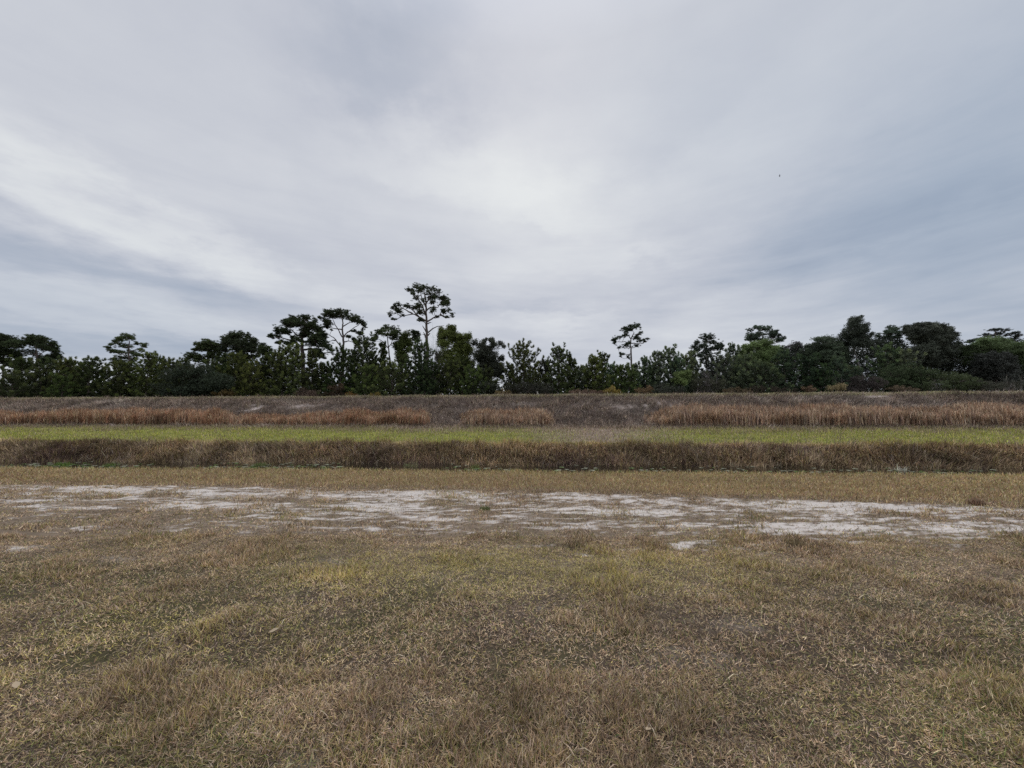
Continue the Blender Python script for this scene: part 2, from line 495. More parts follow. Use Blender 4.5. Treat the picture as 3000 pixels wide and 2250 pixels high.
# ================================================================== grass blades
def blades(name, P, length, width, lean, colors, mat, az=None, curl=0.5, smooth=False):
    """each blade: two-segment ribbon, 5 verts; P (n,3) base, lean = angle from vertical (radians)"""
    n = len(P)
    if az is None: az = rng.uniform(0, 2 * math.pi, n)
    L = length; W = width
    h = np.stack([np.cos(az), np.sin(az), np.zeros(n)], 1)
    up = np.array([0, 0, 1.0])
    a1 = lean * (1 - curl * .5); a2 = lean * (1 + curl)
    a2 = np.minimum(a2, 2.3)
    d1 = h * np.sin(a1)[:, None] + up * np.cos(a1)[:, None]
    d2 = h * np.sin(a2)[:, None] + up * np.cos(a2)[:, None]
    mid = P + d1 * (L * .55)[:, None]
    tip = mid + d2 * (L * .45)[:, None]
    tw = rng.uniform(-.9, .9, n)
    sd_ = np.stack([-np.sin(az + tw), np.cos(az + tw), np.zeros(n)], 1) * (W * .5)[:, None]
    V = np.empty((n, 5, 3))
    V[:, 0] = P - sd_; V[:, 1] = P + sd_; V[:, 2] = mid + sd_ * .85; V[:, 3] = mid - sd_ * .85; V[:, 4] = tip
    b0 = (np.arange(n) * 5)[:, None]
    Fc = (b0 + np.array([0, 1, 2, 3, 3, 2, 4])).ravel()
    st = ((np.arange(n) * 7)[:, None] + np.array([0, 4])).ravel()
    C = np.repeat(colors, 5, axis=0).reshape(n, 5, 3).copy()
    return mesh_obj(name, V.reshape(-1, 3), Fc, st, mat, C.reshape(-1, 3))


def pick(n, cols, w):
    cols = np.array(cols)
    w = np.asarray(w, float)
    if w.ndim == 1: w = np.tile(w, (n, 1))
    cw = np.cumsum(w, 1); cw /= cw[:, -1:]
    u = rng.random(n)[:, None]
    i = (u > cw).sum(1)
    c = cols[i] * rng.uniform(.6, 1.42, (n, 1))
    return c * rng.uniform(.94, 1.06, (n, 3))


STRAW = (.62, .515, .37); TAN = (.44, .335, .225); BROWN = (.24, .175, .125); GREY = (.40, .335, .29); OLIVE = (.28, .255, .10)
GREEN = (.17, .205, .075); YEL = (.52, .48, .19); DARK = (.09, .07, .055)


def wedge(n, y0, y1, pad=1.5):
    """random points of the lawn between two distances, wide enough for the view and a step aside"""
    y = np.sqrt(rng.uniform(y0 ** 2, y1 ** 2, n))
    x = rng.uniform(-1, 1, n) * (1.36 * y + pad)
    return x, y


def lawn(name, label, n, y0, y1, Lr, Wr, seed, cut=None):
    x, y = wedge(n, y0, y1)
    cl = fbm(x * 2.2, y * 2.2, 4, 90 + seed, .6)        # tufts
    fine = fbm(x * 9, y * 9, 2, 95)
    sm = sand_mask(x, y)
    keep = rng.random(n) < np.clip((1 - sm * (.93 if y1 < 6 else .80)) * (.50 + 1.5 * sstep(.3, .62, cl)) * (.6 + .8 * fine), 0.0, 1)
    if cut is not None: keep &= cut(x, y)
    x, y, cl, sm = x[keep], y[keep], cl[keep], sm[keep]
    n = len(x)
    z = ground_z(x, y)
    patch = fbm(x * .55, y * .8, 4, 101)
    g = sstep(.46, .66, fbm(x * .8 + 5, y * 1.1, 4, 103))              # green patches
    yel = 1.3 * np.exp(-((x - .1) / 2.3) ** 4 - ((y - 4.25) / .5) ** 2) * (.6 + .8 * fbm(x * 2, y * 3, 2, 120))    # yellow-green belt this side of the track
    yel = np.maximum(yel, .35 * np.exp(-((x + 2.6) / 1.3) ** 2 - ((y - 3.0) / .5) ** 2))
    gr = .55 * np.exp(-((x - 3.0) / 1.3) ** 2 - ((y - 2.2) / .6) ** 2) + .5 * np.exp(-((x + 5) / 1.6) ** 2 - ((y - 3.9) / .6) ** 2)
    gr += .6 * np.exp(-((x + 1.9) / .7) ** 2 - ((y - 1.7) / .35) ** 2)
    w = np.stack([.22 + .45 * patch + .45 * yel, .45 + 0 * x, 1.0 * (1 - patch) + .15, .38 + 0 * x, .20 + .38 * g + .8 * yel + .5 * gr, .09 + .30 * g + .9 * gr + .2 * yel, .04 + 2.4 * yel, .30 + 0 * x], 1)
    c = pick(n, [STRAW, TAN, BROWN, GREY, OLIVE, GREEN, YEL, DARK], w)
    c *= (.42 + 1.16 * fbm(x * 1.6, y * 2.2, 5, 107, .75))[:, None]
    c *= np.array([1.25, 1.16, 1.05])
    tall = sstep(.5, .75, cl)
    L = rng.uniform(*Lr, n) * (.6 + .75 * tall) * (1 + .5 * (rng.random(n) < .05))
    W = rng.uniform(*Wr, n)
    lean = np.clip(rng.normal(1.18 - .38 * tall, .34, n), .1, 1.5)
    az = rng.uniform(0, 2 * math.pi, n)
    P = np.stack([x, y, z - .003 + rng.uniform(0, .012, n)], 1)
    o = blades(name, P, L, W, lean, c, M_grass, az=az, curl=.05)
    tag(o, label, 'grass', kind='stuff')
    return o


lawn('lawn_grass', 'matted dry straw and olive lawn grass filling the foreground', 280000, 1.0, 2.6, (.022, .062), (.0020, .0044), 1)
lawn('lawn_grass', 'dry lawn grass with a yellow green belt just before the sand track', 360000, 2.6, 5.4, (.024, .066), (.0030, .0056), 1)
lawn('track_grass', 'sparse brown grass tufts growing through the white sand track', 230000, 4.6, 10.0, (.03, .075), (.005, .010), 1,
     cut=lambda x, y: (y < S2(x) + .1) & (y > S1(x) - .25) & (np.abs(x) < 16))

# larger, greener blades lying across the foreground
x, y = wedge(4200, 1.2, 4.6)
k = fbm(x * 1.6, y * 1.6, 3, 205) > .47
x, y = x[k], y[k]; n = len(x)
tag(blades('coarse_grass', np.stack([x, y, ground_z(x, y)], 1), rng.uniform(.05, .11, n), rng.uniform(.004, .007, n), np.clip(rng.normal(1.05, .3, n), .2, 1.5),
           pick(n, [OLIVE, GREEN, STRAW, (.45, .42, .22)], [.8, .9, .9, .5]), M_grass, curl=.35), 'broad green and straw blades lying over the lawn', 'grass', kind='stuff')

# belt between track and ditch
n = 190000
x = rng.uniform(-27, 24, n); y = rng.uniform(6.2, 12.9, n)
k = (y > S2(x) - .15 + .3 * (fbm(x * .9, y, 2, 33) - .5)) & (y < D1(x) + .75) & (rng.random(n) > sand_mask(x, y) * .9) & (np.abs(x) < 1.36 * y + 3)
x, y = x[k], y[k]; n = len(x)
t = (y - S2(x)) / (D1(x) - S2(x))
ed = sstep(.9, 1.0, t)
pn = fbm(x * .35, y * .9, 4, 34)
w = np.stack([.55 + .7 * t, .9 * (1 - t) + .5, .5 + 0 * t, .25 + .9 * t * pn + .6 * ed, .30 + .5 * ed, .55 * (1 - pn) + .1, .12 + 0 * t], 1)
c = pick(n, [(.46, .335, .165), (.34, .23, .14), (.46, .375, .25), (.29, .28, .11), (.48, .43, .20), (.33, .205, .155), DARK], w) * (.80 + .7 * fbm(x * 1.5, y * 2.5, 4, 35, .6))[:, None]
P = np.stack([x, y, ground_z(x, y)], 1)
tag(blades('verge_grass', P, rng.uniform(.05, .11, n) * (1 + .9 * ed * rng.random(n)), rng.uniform(.008, .014, n), np.clip(rng.normal(.75, .35, n), 0, 1.4), c, M_grass),
    'ochre dry grass verge between the sand track and the ditch', 'grass', kind='stuff')

# far ditch bank: rank brown grass hanging down to the water
n = 105000
x = rng.uniform(-34, 29, n); t = rng.uniform(-.12, 1.12, n)
y = D2(x) + t * (D3(x) - D2(x))
k = (np.abs(x) < 1.36 * y + 3)
x, y, t = x[k], y[k], t[k]; n = len(x)
pn = fbm(x * .8, t * 2.2, 4, 44); vn = fbm(x * .23, t * .7 + 4, 3, 45)
topw = sstep(.82, 1.02, t)
w = np.stack([.9 * (1 - topw) + .2, .7 + 0 * t, .45 * pn * 2 * (1 - .5 * topw), .35 + .9 * topw, 1.9 * sstep(.5, .66, vn), .5 + 0 * t, .25 * topw * 3], 1)
c = pick(n, [(.22, .165, .115), (.34, .27, .18), (.46, .38, .28), (.27, .255, .11), (.16, .11, .115), (.10, .075, .06), (.44, .38, .16)], w)
c *= 1.3 * ((.25 + 1.4 * fbm(x * 1.1, t * 3, 5, 46, .7)) * (.45 + 1.1 * fbm(x * .33, t * 1.1, 3, 49)))[:, None] * np.array([1.06, .98, .88])
tuft = fbm(x * 1.4, t * 3, 3, 47)
L = rng.uniform(.16, .44, n) * (.5 + 1.1 * tuft) * (1 - .5 * topw * (fbm(x * 1.1, t * 0, 3, 50) < .52))
lean = np.clip(rng.normal(.95, .45, n), .05, 2.0)
az = -math.pi / 2 + (fbm(x * 1.1, t * 2.5, 2, 48) - .5) * 7 + rng.normal(0, .45, n)
tag(blades('bank_grass', np.stack([x, y, ground_z(x, y) + .01], 1), L, rng.uniform(.012, .026, n), lean, c, M_grass, az=az, curl=.5),
    'rank dark brown grass hanging down the far ditch bank', 'grass', kind='stuff')

# looping pale stems tangled in the bank
n = 2600
x = rng.uniform(-32, 28, n); t = rng.uniform(0, 1, n); y = D2(x) + t * (D3(x) - D2(x))
k = fbm(x * .5, t * 2, 3, 144) > .46
x, y = x[k], y[k]; n = len(x)
tag(blades('bank_stems', np.stack([x, y, ground_z(x, y) + .12], 1), rng.uniform(.3, .7, n), rng.uniform(.012, .02, n), np.clip(rng.normal(1.0, .4, n), .1, 1.8),
           pick(n, [(.26, .21, .17), (.2, .15, .12), (.3, .26, .18)], [1, 1, .6]), M_grass, curl=.8), 'pale dead stems tangled over the far ditch bank', 'stems', kind='stuff')

# green terrace
n = 120000
x = rng.uniform(-48, 38, n); t = rng.uniform(-.03, 1.03, n)
y = D3(x) + t * (D4(x) - D3(x))
pxn = 1500 + F * x / y
gap = 1.25 * np.exp(-((pxn - 1745) / 140) ** 2) * (.45 + .6 * sstep(.1, .6, t)) + .9 * np.exp(-((pxn - 1255) / 80) ** 2) * sstep(.45, .8, t)
gap = gap * sstep(.2, .45, fbm(x * .7, y * 1.2, 3, 251) + .1)
k = rng.random(n) > .3 * gap
x, y, t, gap, pxn = x[k], y[k], t[k], gap[k], pxn[k]; n = len(x)
pn = fbm(x * .3, y * .6, 4, 54)
e0 = 1 - sstep(0, .2, t + .25 * (fbm(x * .8, t, 3, 56) - .5)); e1 = sstep(.50, .85, t + .6 * (pn - .5)) + .25 * sstep(.5, .7, fbm(x * .6, y * 1.2, 4, 57)) + .2 * sstep(0, 20, x)
e1 = np.clip(e1, 0, 1)
w = np.stack([1.0 * (1 - e1), .8 * (1 - e1) * pn * 1.6, .5 + .8 * e0,   .15 + 1.4 * e1 + 5 * gap, .25 + .8 * e1, .1 + 5 * gap], 1)
c = pick(n, [(.29, .31, .065), (.42, .41, .095), (.42, .36, .16), (.26, .195, .14), (.24, .235, .095), (.44, .35, .28)], w) * (.96 + .72 * fbm(x * 1.4, y * 2, 3, 55))[:, None]
tag(blades('terrace_grass', np.stack([x, y, ground_z(x, y)], 1), rng.uniform(.07, .15, n) * (1 + .9 * e1), rng.uniform(.016, .028, n), np.clip(rng.normal(.6, .3, n), 0, 1.3), c, M_grass),
    'bright yellow green grass strip between ditch bank and reeds', 'grass', kind='stuff')

# dead grass mat of the levee face
n = 130000
x = rng.uniform(-54, 42, n); s = rng.uniform(-.12, 1.0, n)
y = D4(x) + s * (D5(x) - D4(x))
k = rng.random(n) > 1.5 * bare_slope(x, y + .0, s)
x, y, s = x[k], y[k], s[k]; n = len(x)
pn = fbm(x * .5, s * 3, 4, 64)
w = np.stack([1 + 0 * s, .8 + 0 * s, .9 * pn, .4 + .6 * (1 - pn), .6 * s * (1 - pn)], 1)
c = pick(n, [(.27, .21, .17), (.36, .295, .24), (.52, .43, .35), (.13, .10, .085), (.24, .22, .13)], w) * (.35 + 1.35 * fbm(x * 1.1, s * 6, 4, 65, .6))[:, None]
tag(blades('levee_grass', np.stack([x, y, ground_z(x, y) + .01], 1), rng.uniform(.15, .45, n) * (.5 + 1.0 * fbm(x, y, 2, 66)), rng.uniform(.018, .032, n), np.clip(rng.normal(1.05, .35, n), .1, 1.6), c, M_grass,
           az=-math.pi / 2 + (fbm(x * .8, s * 5, 2, 67) - .5) * 6 + rng.normal(0, .5, n), curl=.4), 'grey brown dead grass mat on the levee slope', 'grass', kind='stuff')

# mown grass of the levee crest
n = 42000
x = rng.uniform(-58, 46, n); y = D5(x) + rng.uniform(-.75, 2.0, n)
c = pick(n, [(.50, .47, .24), (.58, .52, .34), (.36, .36, .17), (.42, .35, .25)], [1, .8, .6, .5])
tag(blades('crest_grass', np.stack([x, y, ground_z(x, y)], 1), rng.uniform(.10, .22, n), rng.uniform(.02, .035, n), np.clip(rng.normal(.5, .3, n), 0, 1.3), c, M_grass),
    'thin line of pale green mown grass along the levee crest', 'grass', kind='stuff')

# ================================================================== reeds along the foot of the levee
def reeds(label, p0, p1, hgt, dens, dense_col=0, edge=60):
    """stand of dry cattail reeds between two columns of the photo"""
    n = int((p1 - p0) * dens)
    pxx = rng.uniform(p0, p1, n)
    e = np.minimum(sstep(0, edge, pxx - p0) + .15, sstep(0, edge, p1 - pxx) + .15)
    dep = rng.uniform(.15, 2.4, n)
    x = np.zeros(n); y = np.full(n, 27.0)
    for _ in range(8):
        x = (pxx - 1500) / F * y; y = D4(x) + dep
    hn = fbm(x * .35, dep * 0 + 7, 3, 71)
    k = rng.random(n) < np.clip(e * (.55 + 1.1 * fbm(x * .9, dep * 1.3, 3, 72)), 0, 1)
    x, y, e, hn, dep = x[k], y[k], e[k], hn[k], dep[k]; n = len(x)
    H = hgt * np.clip(.30 + 1.25 * fbm(x * .5, dep * .6, 4, 75, .6), 0, 1.02) * rng.uniform(.55, 1.12, n) * (1 - .10 * dep) * (.55 + .45 * e)
    if p0 <= 0: pass
    z = ground_z(x, y)
    cl = fbm(x * .6, y * .9, 3, 73)
    w = np.stack([1 + 0 * x, .9 + 0 * x, .55 + .6 * cl, .35 + 0 * x, .4 * (1 - cl)], 1)
    base = [(.49, .285, .175), (.35, .205, .13), (.60, .45, .30), (.16, .10, .08), (.35, .28, .16)]
    if dense_col: base = [(.50, .335, .215), (.36, .235, .16), (.64, .49, .35), (.17, .115, .10), (.36, .29, .2)]
    c = pick(n, base, w) * (.7 + .6 * fbm(x * 1.6, y * 2, 3, 74))[:, None]
    P = np.stack([x, y, z - .02], 1)
    # each plant: upright stalks plus bent leaves
    P2 = np.concatenate([P, P + np.stack([rng.normal(0, .04, n), rng.normal(0, .04, n), H * rng.uniform(.15, .6, n)], 1)])
    L2 = np.concatenate([H, H * rng.uniform(.35, .6, n)])
    W2 = np.concatenate([rng.uniform(.018, .03, n), rng.uniform(.018, .032, n)])
    le = np.concatenate([np.clip(rng.normal(.22, .16, n), 0, .8), np.clip(rng.normal(.7, .35, n), .05, 1.6)])
    c2 = np.concatenate([c, c * rng.uniform(.8, 1.25, (n, 1))])
    azr = (fbm(x * .7, dep, 2, 76) - .5) * 9 + rng.normal(0, .6, n)
    o = blades('reed_bed', P2, L2, W2, le, c2, M_reed, az=np.concatenate([azr, azr + rng.normal(0, .8, n)]), curl=1.6)
    tag(o, label, 'reeds', kind='stuff')


reeds('long rust red reed bed at the left end of the levee foot', -260, 700, 1.22, 20)
reeds('short rust brown reeds below the pale washout gully', 690, 1010, 0.72, 17, edge=40)
reeds('rust red reed stand just left of the first bare gap', 990, 1265, 1.02, 24, edge=35)
reeds('tan reed stand in the middle between two bare gaps', 1345, 1625, 1.0, 22, 1, edge=50)
reeds('long tan reed bed running off to the right', 1885, 3300, 1.15, 23, 1, edge=110)

# lily pads floating on the ditch
nL = 330
V = []; Fc = []; st = []; C = []
cnt = 0
for i in range(nL):
    px = rng.choice([rng.uniform(0, 420), rng.uniform(560, 1000), rng.uniform(1280, 1500), rng.uniform(1600, 3000), rng.uniform(0, 3000)], p=[.26, .26, .08, .3, .1])
    Yp = 15.2
    for _ in range(5):
        xx = (px - 1500) / F * Yp; Yp = float(D1(xx)) + 3.3 + (rng.random() if False else 0)
    yy = Yp + abs(rng.normal(0, .9)) - .3
    r = rng.uniform(.05, .11)
    a = rng.uniform(0, 6.28)
    ring = [(xx + r * math.cos(a + q * 5.9 / 9), yy + r * math.sin(a + q * 5.9 / 9), WZ + .012 + .02 * rng.random()) for q in range(10)]
    V.append((xx, yy, WZ + .01)); V += ring
    for q in range(9):
        Fc += [cnt, cnt + 1 + q, cnt + 2 + q]; st.append(len(Fc) - 3)
    cc = (.26, .27, .19) if rng.random() < .6 else (.12, .2, .05)
    C += [tuple(np.array(cc) * rng.uniform(.7, 1.2))] * 11
    cnt += 11
tag(mesh_obj('lily_pads', V, Fc, st, M_leaf, C), 'small pale lily pads floating along the dark ditch water', 'lily pads', kind='stuff')

# ================================================================== trees
class TubeB:
    def __init__(s): s.v = []; s.f = []; s.s = []

    def tube(s, pts, r, sides=6):
        pts = [np.asarray(p, float) for p in pts]
        base = len(s.v); n = len(pts)
        for i, p in enumerate(pts):
            d = pts[min(i + 1, n - 1)] - pts[max(i - 1, 0)]
            d /= np.linalg.norm(d) + 1e-9
            u = np.cross(d, (0, 1, 0.1)); u /= np.linalg.norm(u) + 1e-9
            w = np.cross(d, u)
            for q in range(sides):
                a = 2 * math.pi * q / sides
                s.v.append(p + (u * math.cos(a) + w * math.sin(a)) * r[i])
        for i in range(n - 1):
            for q in range(sides):
                a = base + i * sides + q; b_ = base + i * sides + (q + 1) % sides
                s.s.append(len(s.f)); s.f += [a, b_, b_ + sides, a + sides]

    def build(s, name, mat, parent, org):
        v = np.array(s.v) - org
        return mesh_obj(name, v, s.f, s.s, mat, smooth=True, parent=parent)


def puffs(name, C, R, col, kind, parent, org, per=26):
    """needle tufts or leaf sprays at the centres C with radii R and colours col"""
    C = np.asarray(C); R = np.asarray(R); col = np.asarray(col)
    n = len(C); m = n * per
    ctr = np.repeat(C, per, 0); r = np.repeat(R, per); cc = np.repeat(col, per, 0)
    d = rng.normal(0, 1, (m, 3)); d /= np.linalg.norm(d, axis=1)[:, None]
    if kind == 'brush':
        d[:, 2] = np.abs(d[:, 2]) * 1.1 + .75
    if kind in ('needle', 'brush'):
        if kind == 'needle': d[:, 2] = np.abs(d[:, 2]) * .9 + d[:, 2] * .25 + .1
        d /= np.linalg.norm(d, axis=1)[:, None]
        L = r * rng.uniform(.7, 1.25, m)
        sd_ = np.cross(d, rng.normal(0, 1, (m, 3))); sd_ /= np.linalg.norm(sd_, axis=1)[:, None]
        w = r * (rng.uniform(.035, .075, m) if kind == 'brush' else rng.uniform(.05, .10, m))
        p0 = ctr + d * (L * .12)[:, None]
        V = np.stack([p0 - sd_ * w[:, None], p0 + sd_ * w[:, None], ctr + d * L[:, None]], 1).reshape(-1, 3)
        Fc = np.arange(m * 3); st = np.arange(m) * 3
        c3 = np.repeat(cc * rng.uniform(.7, 1.35, (m, 1)), 3, 0)
        return mesh_obj(name, V - org, Fc, st, M_needle, c3, parent=parent)
    rr = r * rng.random(m) ** .5
    p = ctr + d * rr[:, None] * np.array([1, 1, .75])
    a = rng.normal(0, 1, (m, 3)); a[:, 2] *= .5; a /= np.linalg.norm(a, axis=1)[:, None]
    b_ = np.cross(a, rng.normal(0, 1, (m, 3))); b_ /= np.linalg.norm(b_, axis=1)[:, None]
    s = r * rng.uniform(.16, .30, m)
    a *= s[:, None]; b_ *= (s * .5)[:, None]
    V = np.stack([p - a, p + b_, p + a, p - b_], 1).reshape(-1, 3)
    Fc = np.arange(m * 4); st = np.arange(m) * 4
    c4 = np.repeat(cc * rng.uniform(.65, 1.4, (m, 1)), 4, 0)
    return mesh_obj(name, V - org, Fc, st, M_leaf, c4, parent=parent)


VIEW = {1: (0, 900, 5.53), 2: (400, 900, 5.53), 3: (760, 880, 5.53), 4: (1100, 800, 4.366), 5: (1480, 930, 5.53), 6: (1780, 920, 5.53),
        7: (2150, 900, 5.144), 8: (2560, 900, 5.027), 0: (0, 0, 1.0)}


def VP(v, X, Y):
    ox, oy, s = VIEW[v]
    return ox + X / s, oy + Y / s


def root(name, label, cat, x, Y, group=None):
    z = gz(x, Y)
    e = bpy.data.objects.new(name, None); COL.objects.link(e)
    e.location = (x, Y, z); e.empty_display_size = .5
    tag(e, label, cat, group)
    return e, np.array([x, Y, z])


def curve(a, b_, n=5, sag=.12, jit=.05):
    a = np.asarray(a, float); b_ = np.asarray(b_, float)
    L = np.linalg.norm(b_ - a)
    out = []
    off = rng.normal(0, jit * L, 3)
    for i in range(n):
        t = i / (n - 1)
        p = a * (1 - t) + b_ * t
        p = p + off * math.sin(math.pi * t) + np.array([0, 0, -sag * L * math.sin(math.pi * t)])
        out.append(p)
    return out


def traced(name, label, v, Y, trunk, pads, kind='needle', col=(.07, .09, .045), r0=.20, limbs=(), dead=(), dens=1.0, depth=.6,
           dup=.6, bark=None, group=None, cat='tree', pr=.26, per=38, fill=.16):
    if kind == 'leaf': pr, dens = .36, dens * .72
    """tree whose trunk, limbs and foliage clusters are set out from the photo and spread in depth"""
    T = [VP(v, *q) for q in trunk]
    w0 = at(T[0][0], T[0][1], Y)
    e, org = root(name, label, cat, float(w0[0]), Y, group)
    base = np.array([w0[0], Y, org[2] - .15])
    tp = [base] + [at(a, b_, Y) for a, b_ in T if at(a, b_, Y)[2] > base[2] + 1.0]
    if len(tp) < 2: tp.append(at(*T[-1], Y))
    n = len(tp)
    r_of = lambda i: r0 * (1 - .72 * i / (n - 1))
    # finer trunk
    tt = []; rr = []
    for i in range(n - 1):
        for q in range(4):
            f = q / 4
            p = tp[i] * (1 - f) + tp[i + 1] * f
            if i + q > 0: p = p + np.array([rng.normal(0, .03), rng.normal(0, .05), 0])
            tt.append(p); rr.append(r0 * (1 - .72 * (i + f) / (n - 1)) * (1.35 if i + q == 0 else 1))
    tt.append(tp[-1]); rr.append(r0 * .25)
    tb = TubeB(); tb.tube(tt, rr, 8)
    skel = [(p, r) for p, r in zip(tt, rr) if p[2] > base[2] + 2.0]
    if not skel: skel = [(tt[-1], rr[-1])]
    allx = np.array([at(*VP(v, q[0], q[1]), Y)[0] for q in pads])
    cx = allx.mean(); W = max(np.abs(allx - cx).max(), .8)
    for lm in limbs:
        dd = rng.uniform(-.5, .5) * W * depth
        pts = []
        L = [VP(v, *q) for q in lm]
        for i, (a, b_) in enumerate(L):
            pts.append(at(a, b_, Y + dd * i / max(len(L) - 1, 1)))
        r1 = r0 * .42
        fin = []; fr = []
        for i in range(len(pts) - 1):
            for q in range(3):
                fin.append(pts[i] * (1 - q / 3) + pts[i + 1] * q / 3 + rng.normal(0, .02, 3)); fr.append(r1 * (1 - .75 * (i + q / 3) / (len(pts) - 1)))
        fin.append(pts[-1]); fr.append(r1 * .2)
        tb.tube(fin, fr, 6)
        skel += list(zip(fin[2:], fr[2:]))
    C = []; R = []; K = []
    col = np.array(col)
    base_pads = list(pads); pads = list(pads)
    if fill > 0:      # looser foliage between neighbouring clusters
        for i_, p1 in enumerate(base_pads):
            near = sorted(base_pads[:i_] + base_pads[i_ + 1:], key=lambda g: (g[0] - p1[0]) ** 2 + 2 * (g[1] - p1[1]) ** 2)[:3]
            for p2 in near:
                if rng.random() < fill:
                    f_ = rng.uniform(.35, .65)
                    pads.append((p1[0] * (1 - f_) + p2[0] * f_, p1[1] * (1 - f_) + p2[1] * f_ + 4, (p1[2] + p2[2]) * .34, (p1[3] + p2[3]) * .40))
    for (X, Yp, rx, ry) in pads:
        px, py = VP(v, X, Yp); s = VIEW[v][2]
        u = min(abs(at(px, py, Y)[0] - cx) / W, 1)
        dm = W * depth * math.sqrt(1 - u * u) + .25
        d0 = rng.uniform(-dm, dm)
        ds = [d0] + ([-d0 + rng.normal(0, .2)] if rng.random() < dup else [])
        for dd in ds:
            YY = Y + dd
            c = at(px, py, YY)
            mpp = YY / F / s
            ax, az_ = rx * mpp, ry * mpp
            ay = min(ax * .9, dm + .3)
            vol_a = ax * az_ * math.pi
            ax *= 1.1; az_ *= (1.4 if kind == 'needle' else 1.3); vol_a = ax * az_ * math.pi
            m = max(5, int(dens * (6 + vol_a * 30)))
            q = rng.normal(0, 1, (m, 3)); q /= np.linalg.norm(q, axis=1)[:, None]
            q *= (rng.random(m) ** .45 * np.where(rng.random(m) < (.16 if kind == 'needle' else .28), rng.uniform(1.2, 1.65, m), rng.uniform(.7, 1.2, m)))[:, None]
            q[:, 2] -= .35 * q[:, 0] ** 2 * (q[:, 2] < .2)
            pp = c + q * np.array([max(ax - pr * .5, .1), ay, max(az_ - pr * .4, .08)])
            C.append(pp); R.append(rng.uniform(.6, 1.2, m) * pr)
            K.append(col * rng.uniform(.68, 1.42) * rng.uniform(.75, 1.3, (m, 1)) * np.ones((m, 3)))
            # limb from the nearest lower wood
            best = min(skel, key=lambda g: np.linalg.norm((g[0] - c) * np.array([1, .6, 1])) + max(0, g[0][2] - c[2] + .1) * 3 + .0)
            cv = curve(best[0], c + np.array([0, 0, -az_ * .3]), 6, sag=.08, jit=.07)
            rl = min(best[1] * .6, .075)
            tb.tube(cv, np.linspace(rl, .022, 6), 5)
            skel += [(cv[3], rl * .5), (cv[5], .03)]
            for p in pp[:: (3 if kind == 'needle' else 5)]:
                tb.tube(curve(cv[4], p, 3, 0, .08), [.022, .018, .010], 3)
    tb.build('trunk', bark or M_bark, e, org)
    if dead:
        db = TubeB()
        for lm in dead:
            pts = [at(*VP(v, *q), Y + rng.uniform(-.1, .1)) for q in lm]
            db.tube(pts, np.linspace(r0 * .36, .03, len(pts)), 6)
        o = db.build('dead_branch', M_dead, e, org)
        tag(o, label='bare broken branches below the crown')
    puffs('crown', np.concatenate(C), np.concatenate(R), np.concatenate(K), kind, e, org, per)
    return e


def young(label, px, ptop, half, Y, col=(.045, .065, .03), fullness=1.0, base_px=None, open_=1.0, name='young_pine', lean=0.0):
    """young bushy pine: whorls of up-swept branches ending in candle-like tufts"""
    top = at(px, ptop - 5, Y)
    e, org = root(name, label, 'tree', float(top[0]) - lean, Y)
    H = top[2] - org[2]
    W = half / F * Y * 1.5
    tb = TubeB()
    n = 8
    tr = [org + np.array([lean * (i / (n - 1)) + .06 * math.sin(i * 1.7 + px), .05 * math.sin(i * 2.1), H * i / (n - 1) * .97 - (.1 if i == 0 else 0)]) for i in range(n)]
    tb.tube(tr, np.linspace(.05 + H * .010, .02, n), 6)
    C = []; R = []; K = []
    zt = .10
    col = np.array(col) * rng.uniform(.85, 1.3) * np.array([rng.uniform(.92, 1.18), 1.04, rng.uniform(.8, 1.05)])
    az0 = rng.uniform(0, 6)
    while zt < .97:
        i = zt * (n - 1); i0 = int(i); c0 = tr[i0] * (1 - (i - i0)) + tr[min(i0 + 1, n - 1)] * (i - i0)
        prof = ((1 - zt) ** .56 * .92 + .08) * min(1, .6 + zt * 2.2)
        nb = int(5 * fullness) + (rng.random() < .5)
        for q in range(nb):
            az = az0 + q * 2 * math.pi / nb + rng.normal(0, .35)
            Lb = max(W * .92 * prof * rng.uniform(.35, 1.25), .22)
            rise = Lb * rng.uniform(.25, .75) * (.6 + zt)
            tip = c0 + np.array([math.cos(az) * Lb, math.sin(az) * Lb, rise])
            midp = c0 + np.array([math.cos(az) * Lb * .6, math.sin(az) * Lb * .6, rise * .32])
            tb.tube([c0, midp, tip], [.03, .02, .01], 4)
            m = max(2, int(Lb / .27 * fullness))
            for j in range(m):
                f = .28 + .72 * (j + .5) / m
                p = (c0 * (1 - f / .6) + midp * f / .6) if f < .6 else (midp * (1 - (f - .6) / .4) + tip * (f - .6) / .4)
                C.append(p + rng.normal(0, .08, 3)); R.append(rng.uniform(.28, .44)); K.append(col * rng.uniform(.45, 1.25))
            for j in range(2 + int(zt > .5)):
                C.append(tip + np.array([rng.normal(0, .03), rng.normal(0, .03), .12 * (j + .6)])); R.append(.32 - .05 * j); K.append(col * np.array([1.25, 1.2, 1.0]) * rng.uniform(1.0, 1.6))
        zt += rng.uniform(.34, .5) * open_ / H
        az0 += 1.1
    for j in range(5):
        C.append(tr[-1] + np.array([rng.normal(0, .02), 0, H * .03 - .55 + .14 * j])); R.append(.21 - .015 * j); K.append(col * 1.1)
    tb.build('trunk', M_bark, e, org)
    puffs('crown', C, R, K, 'brush', e, org, 44)
    return e


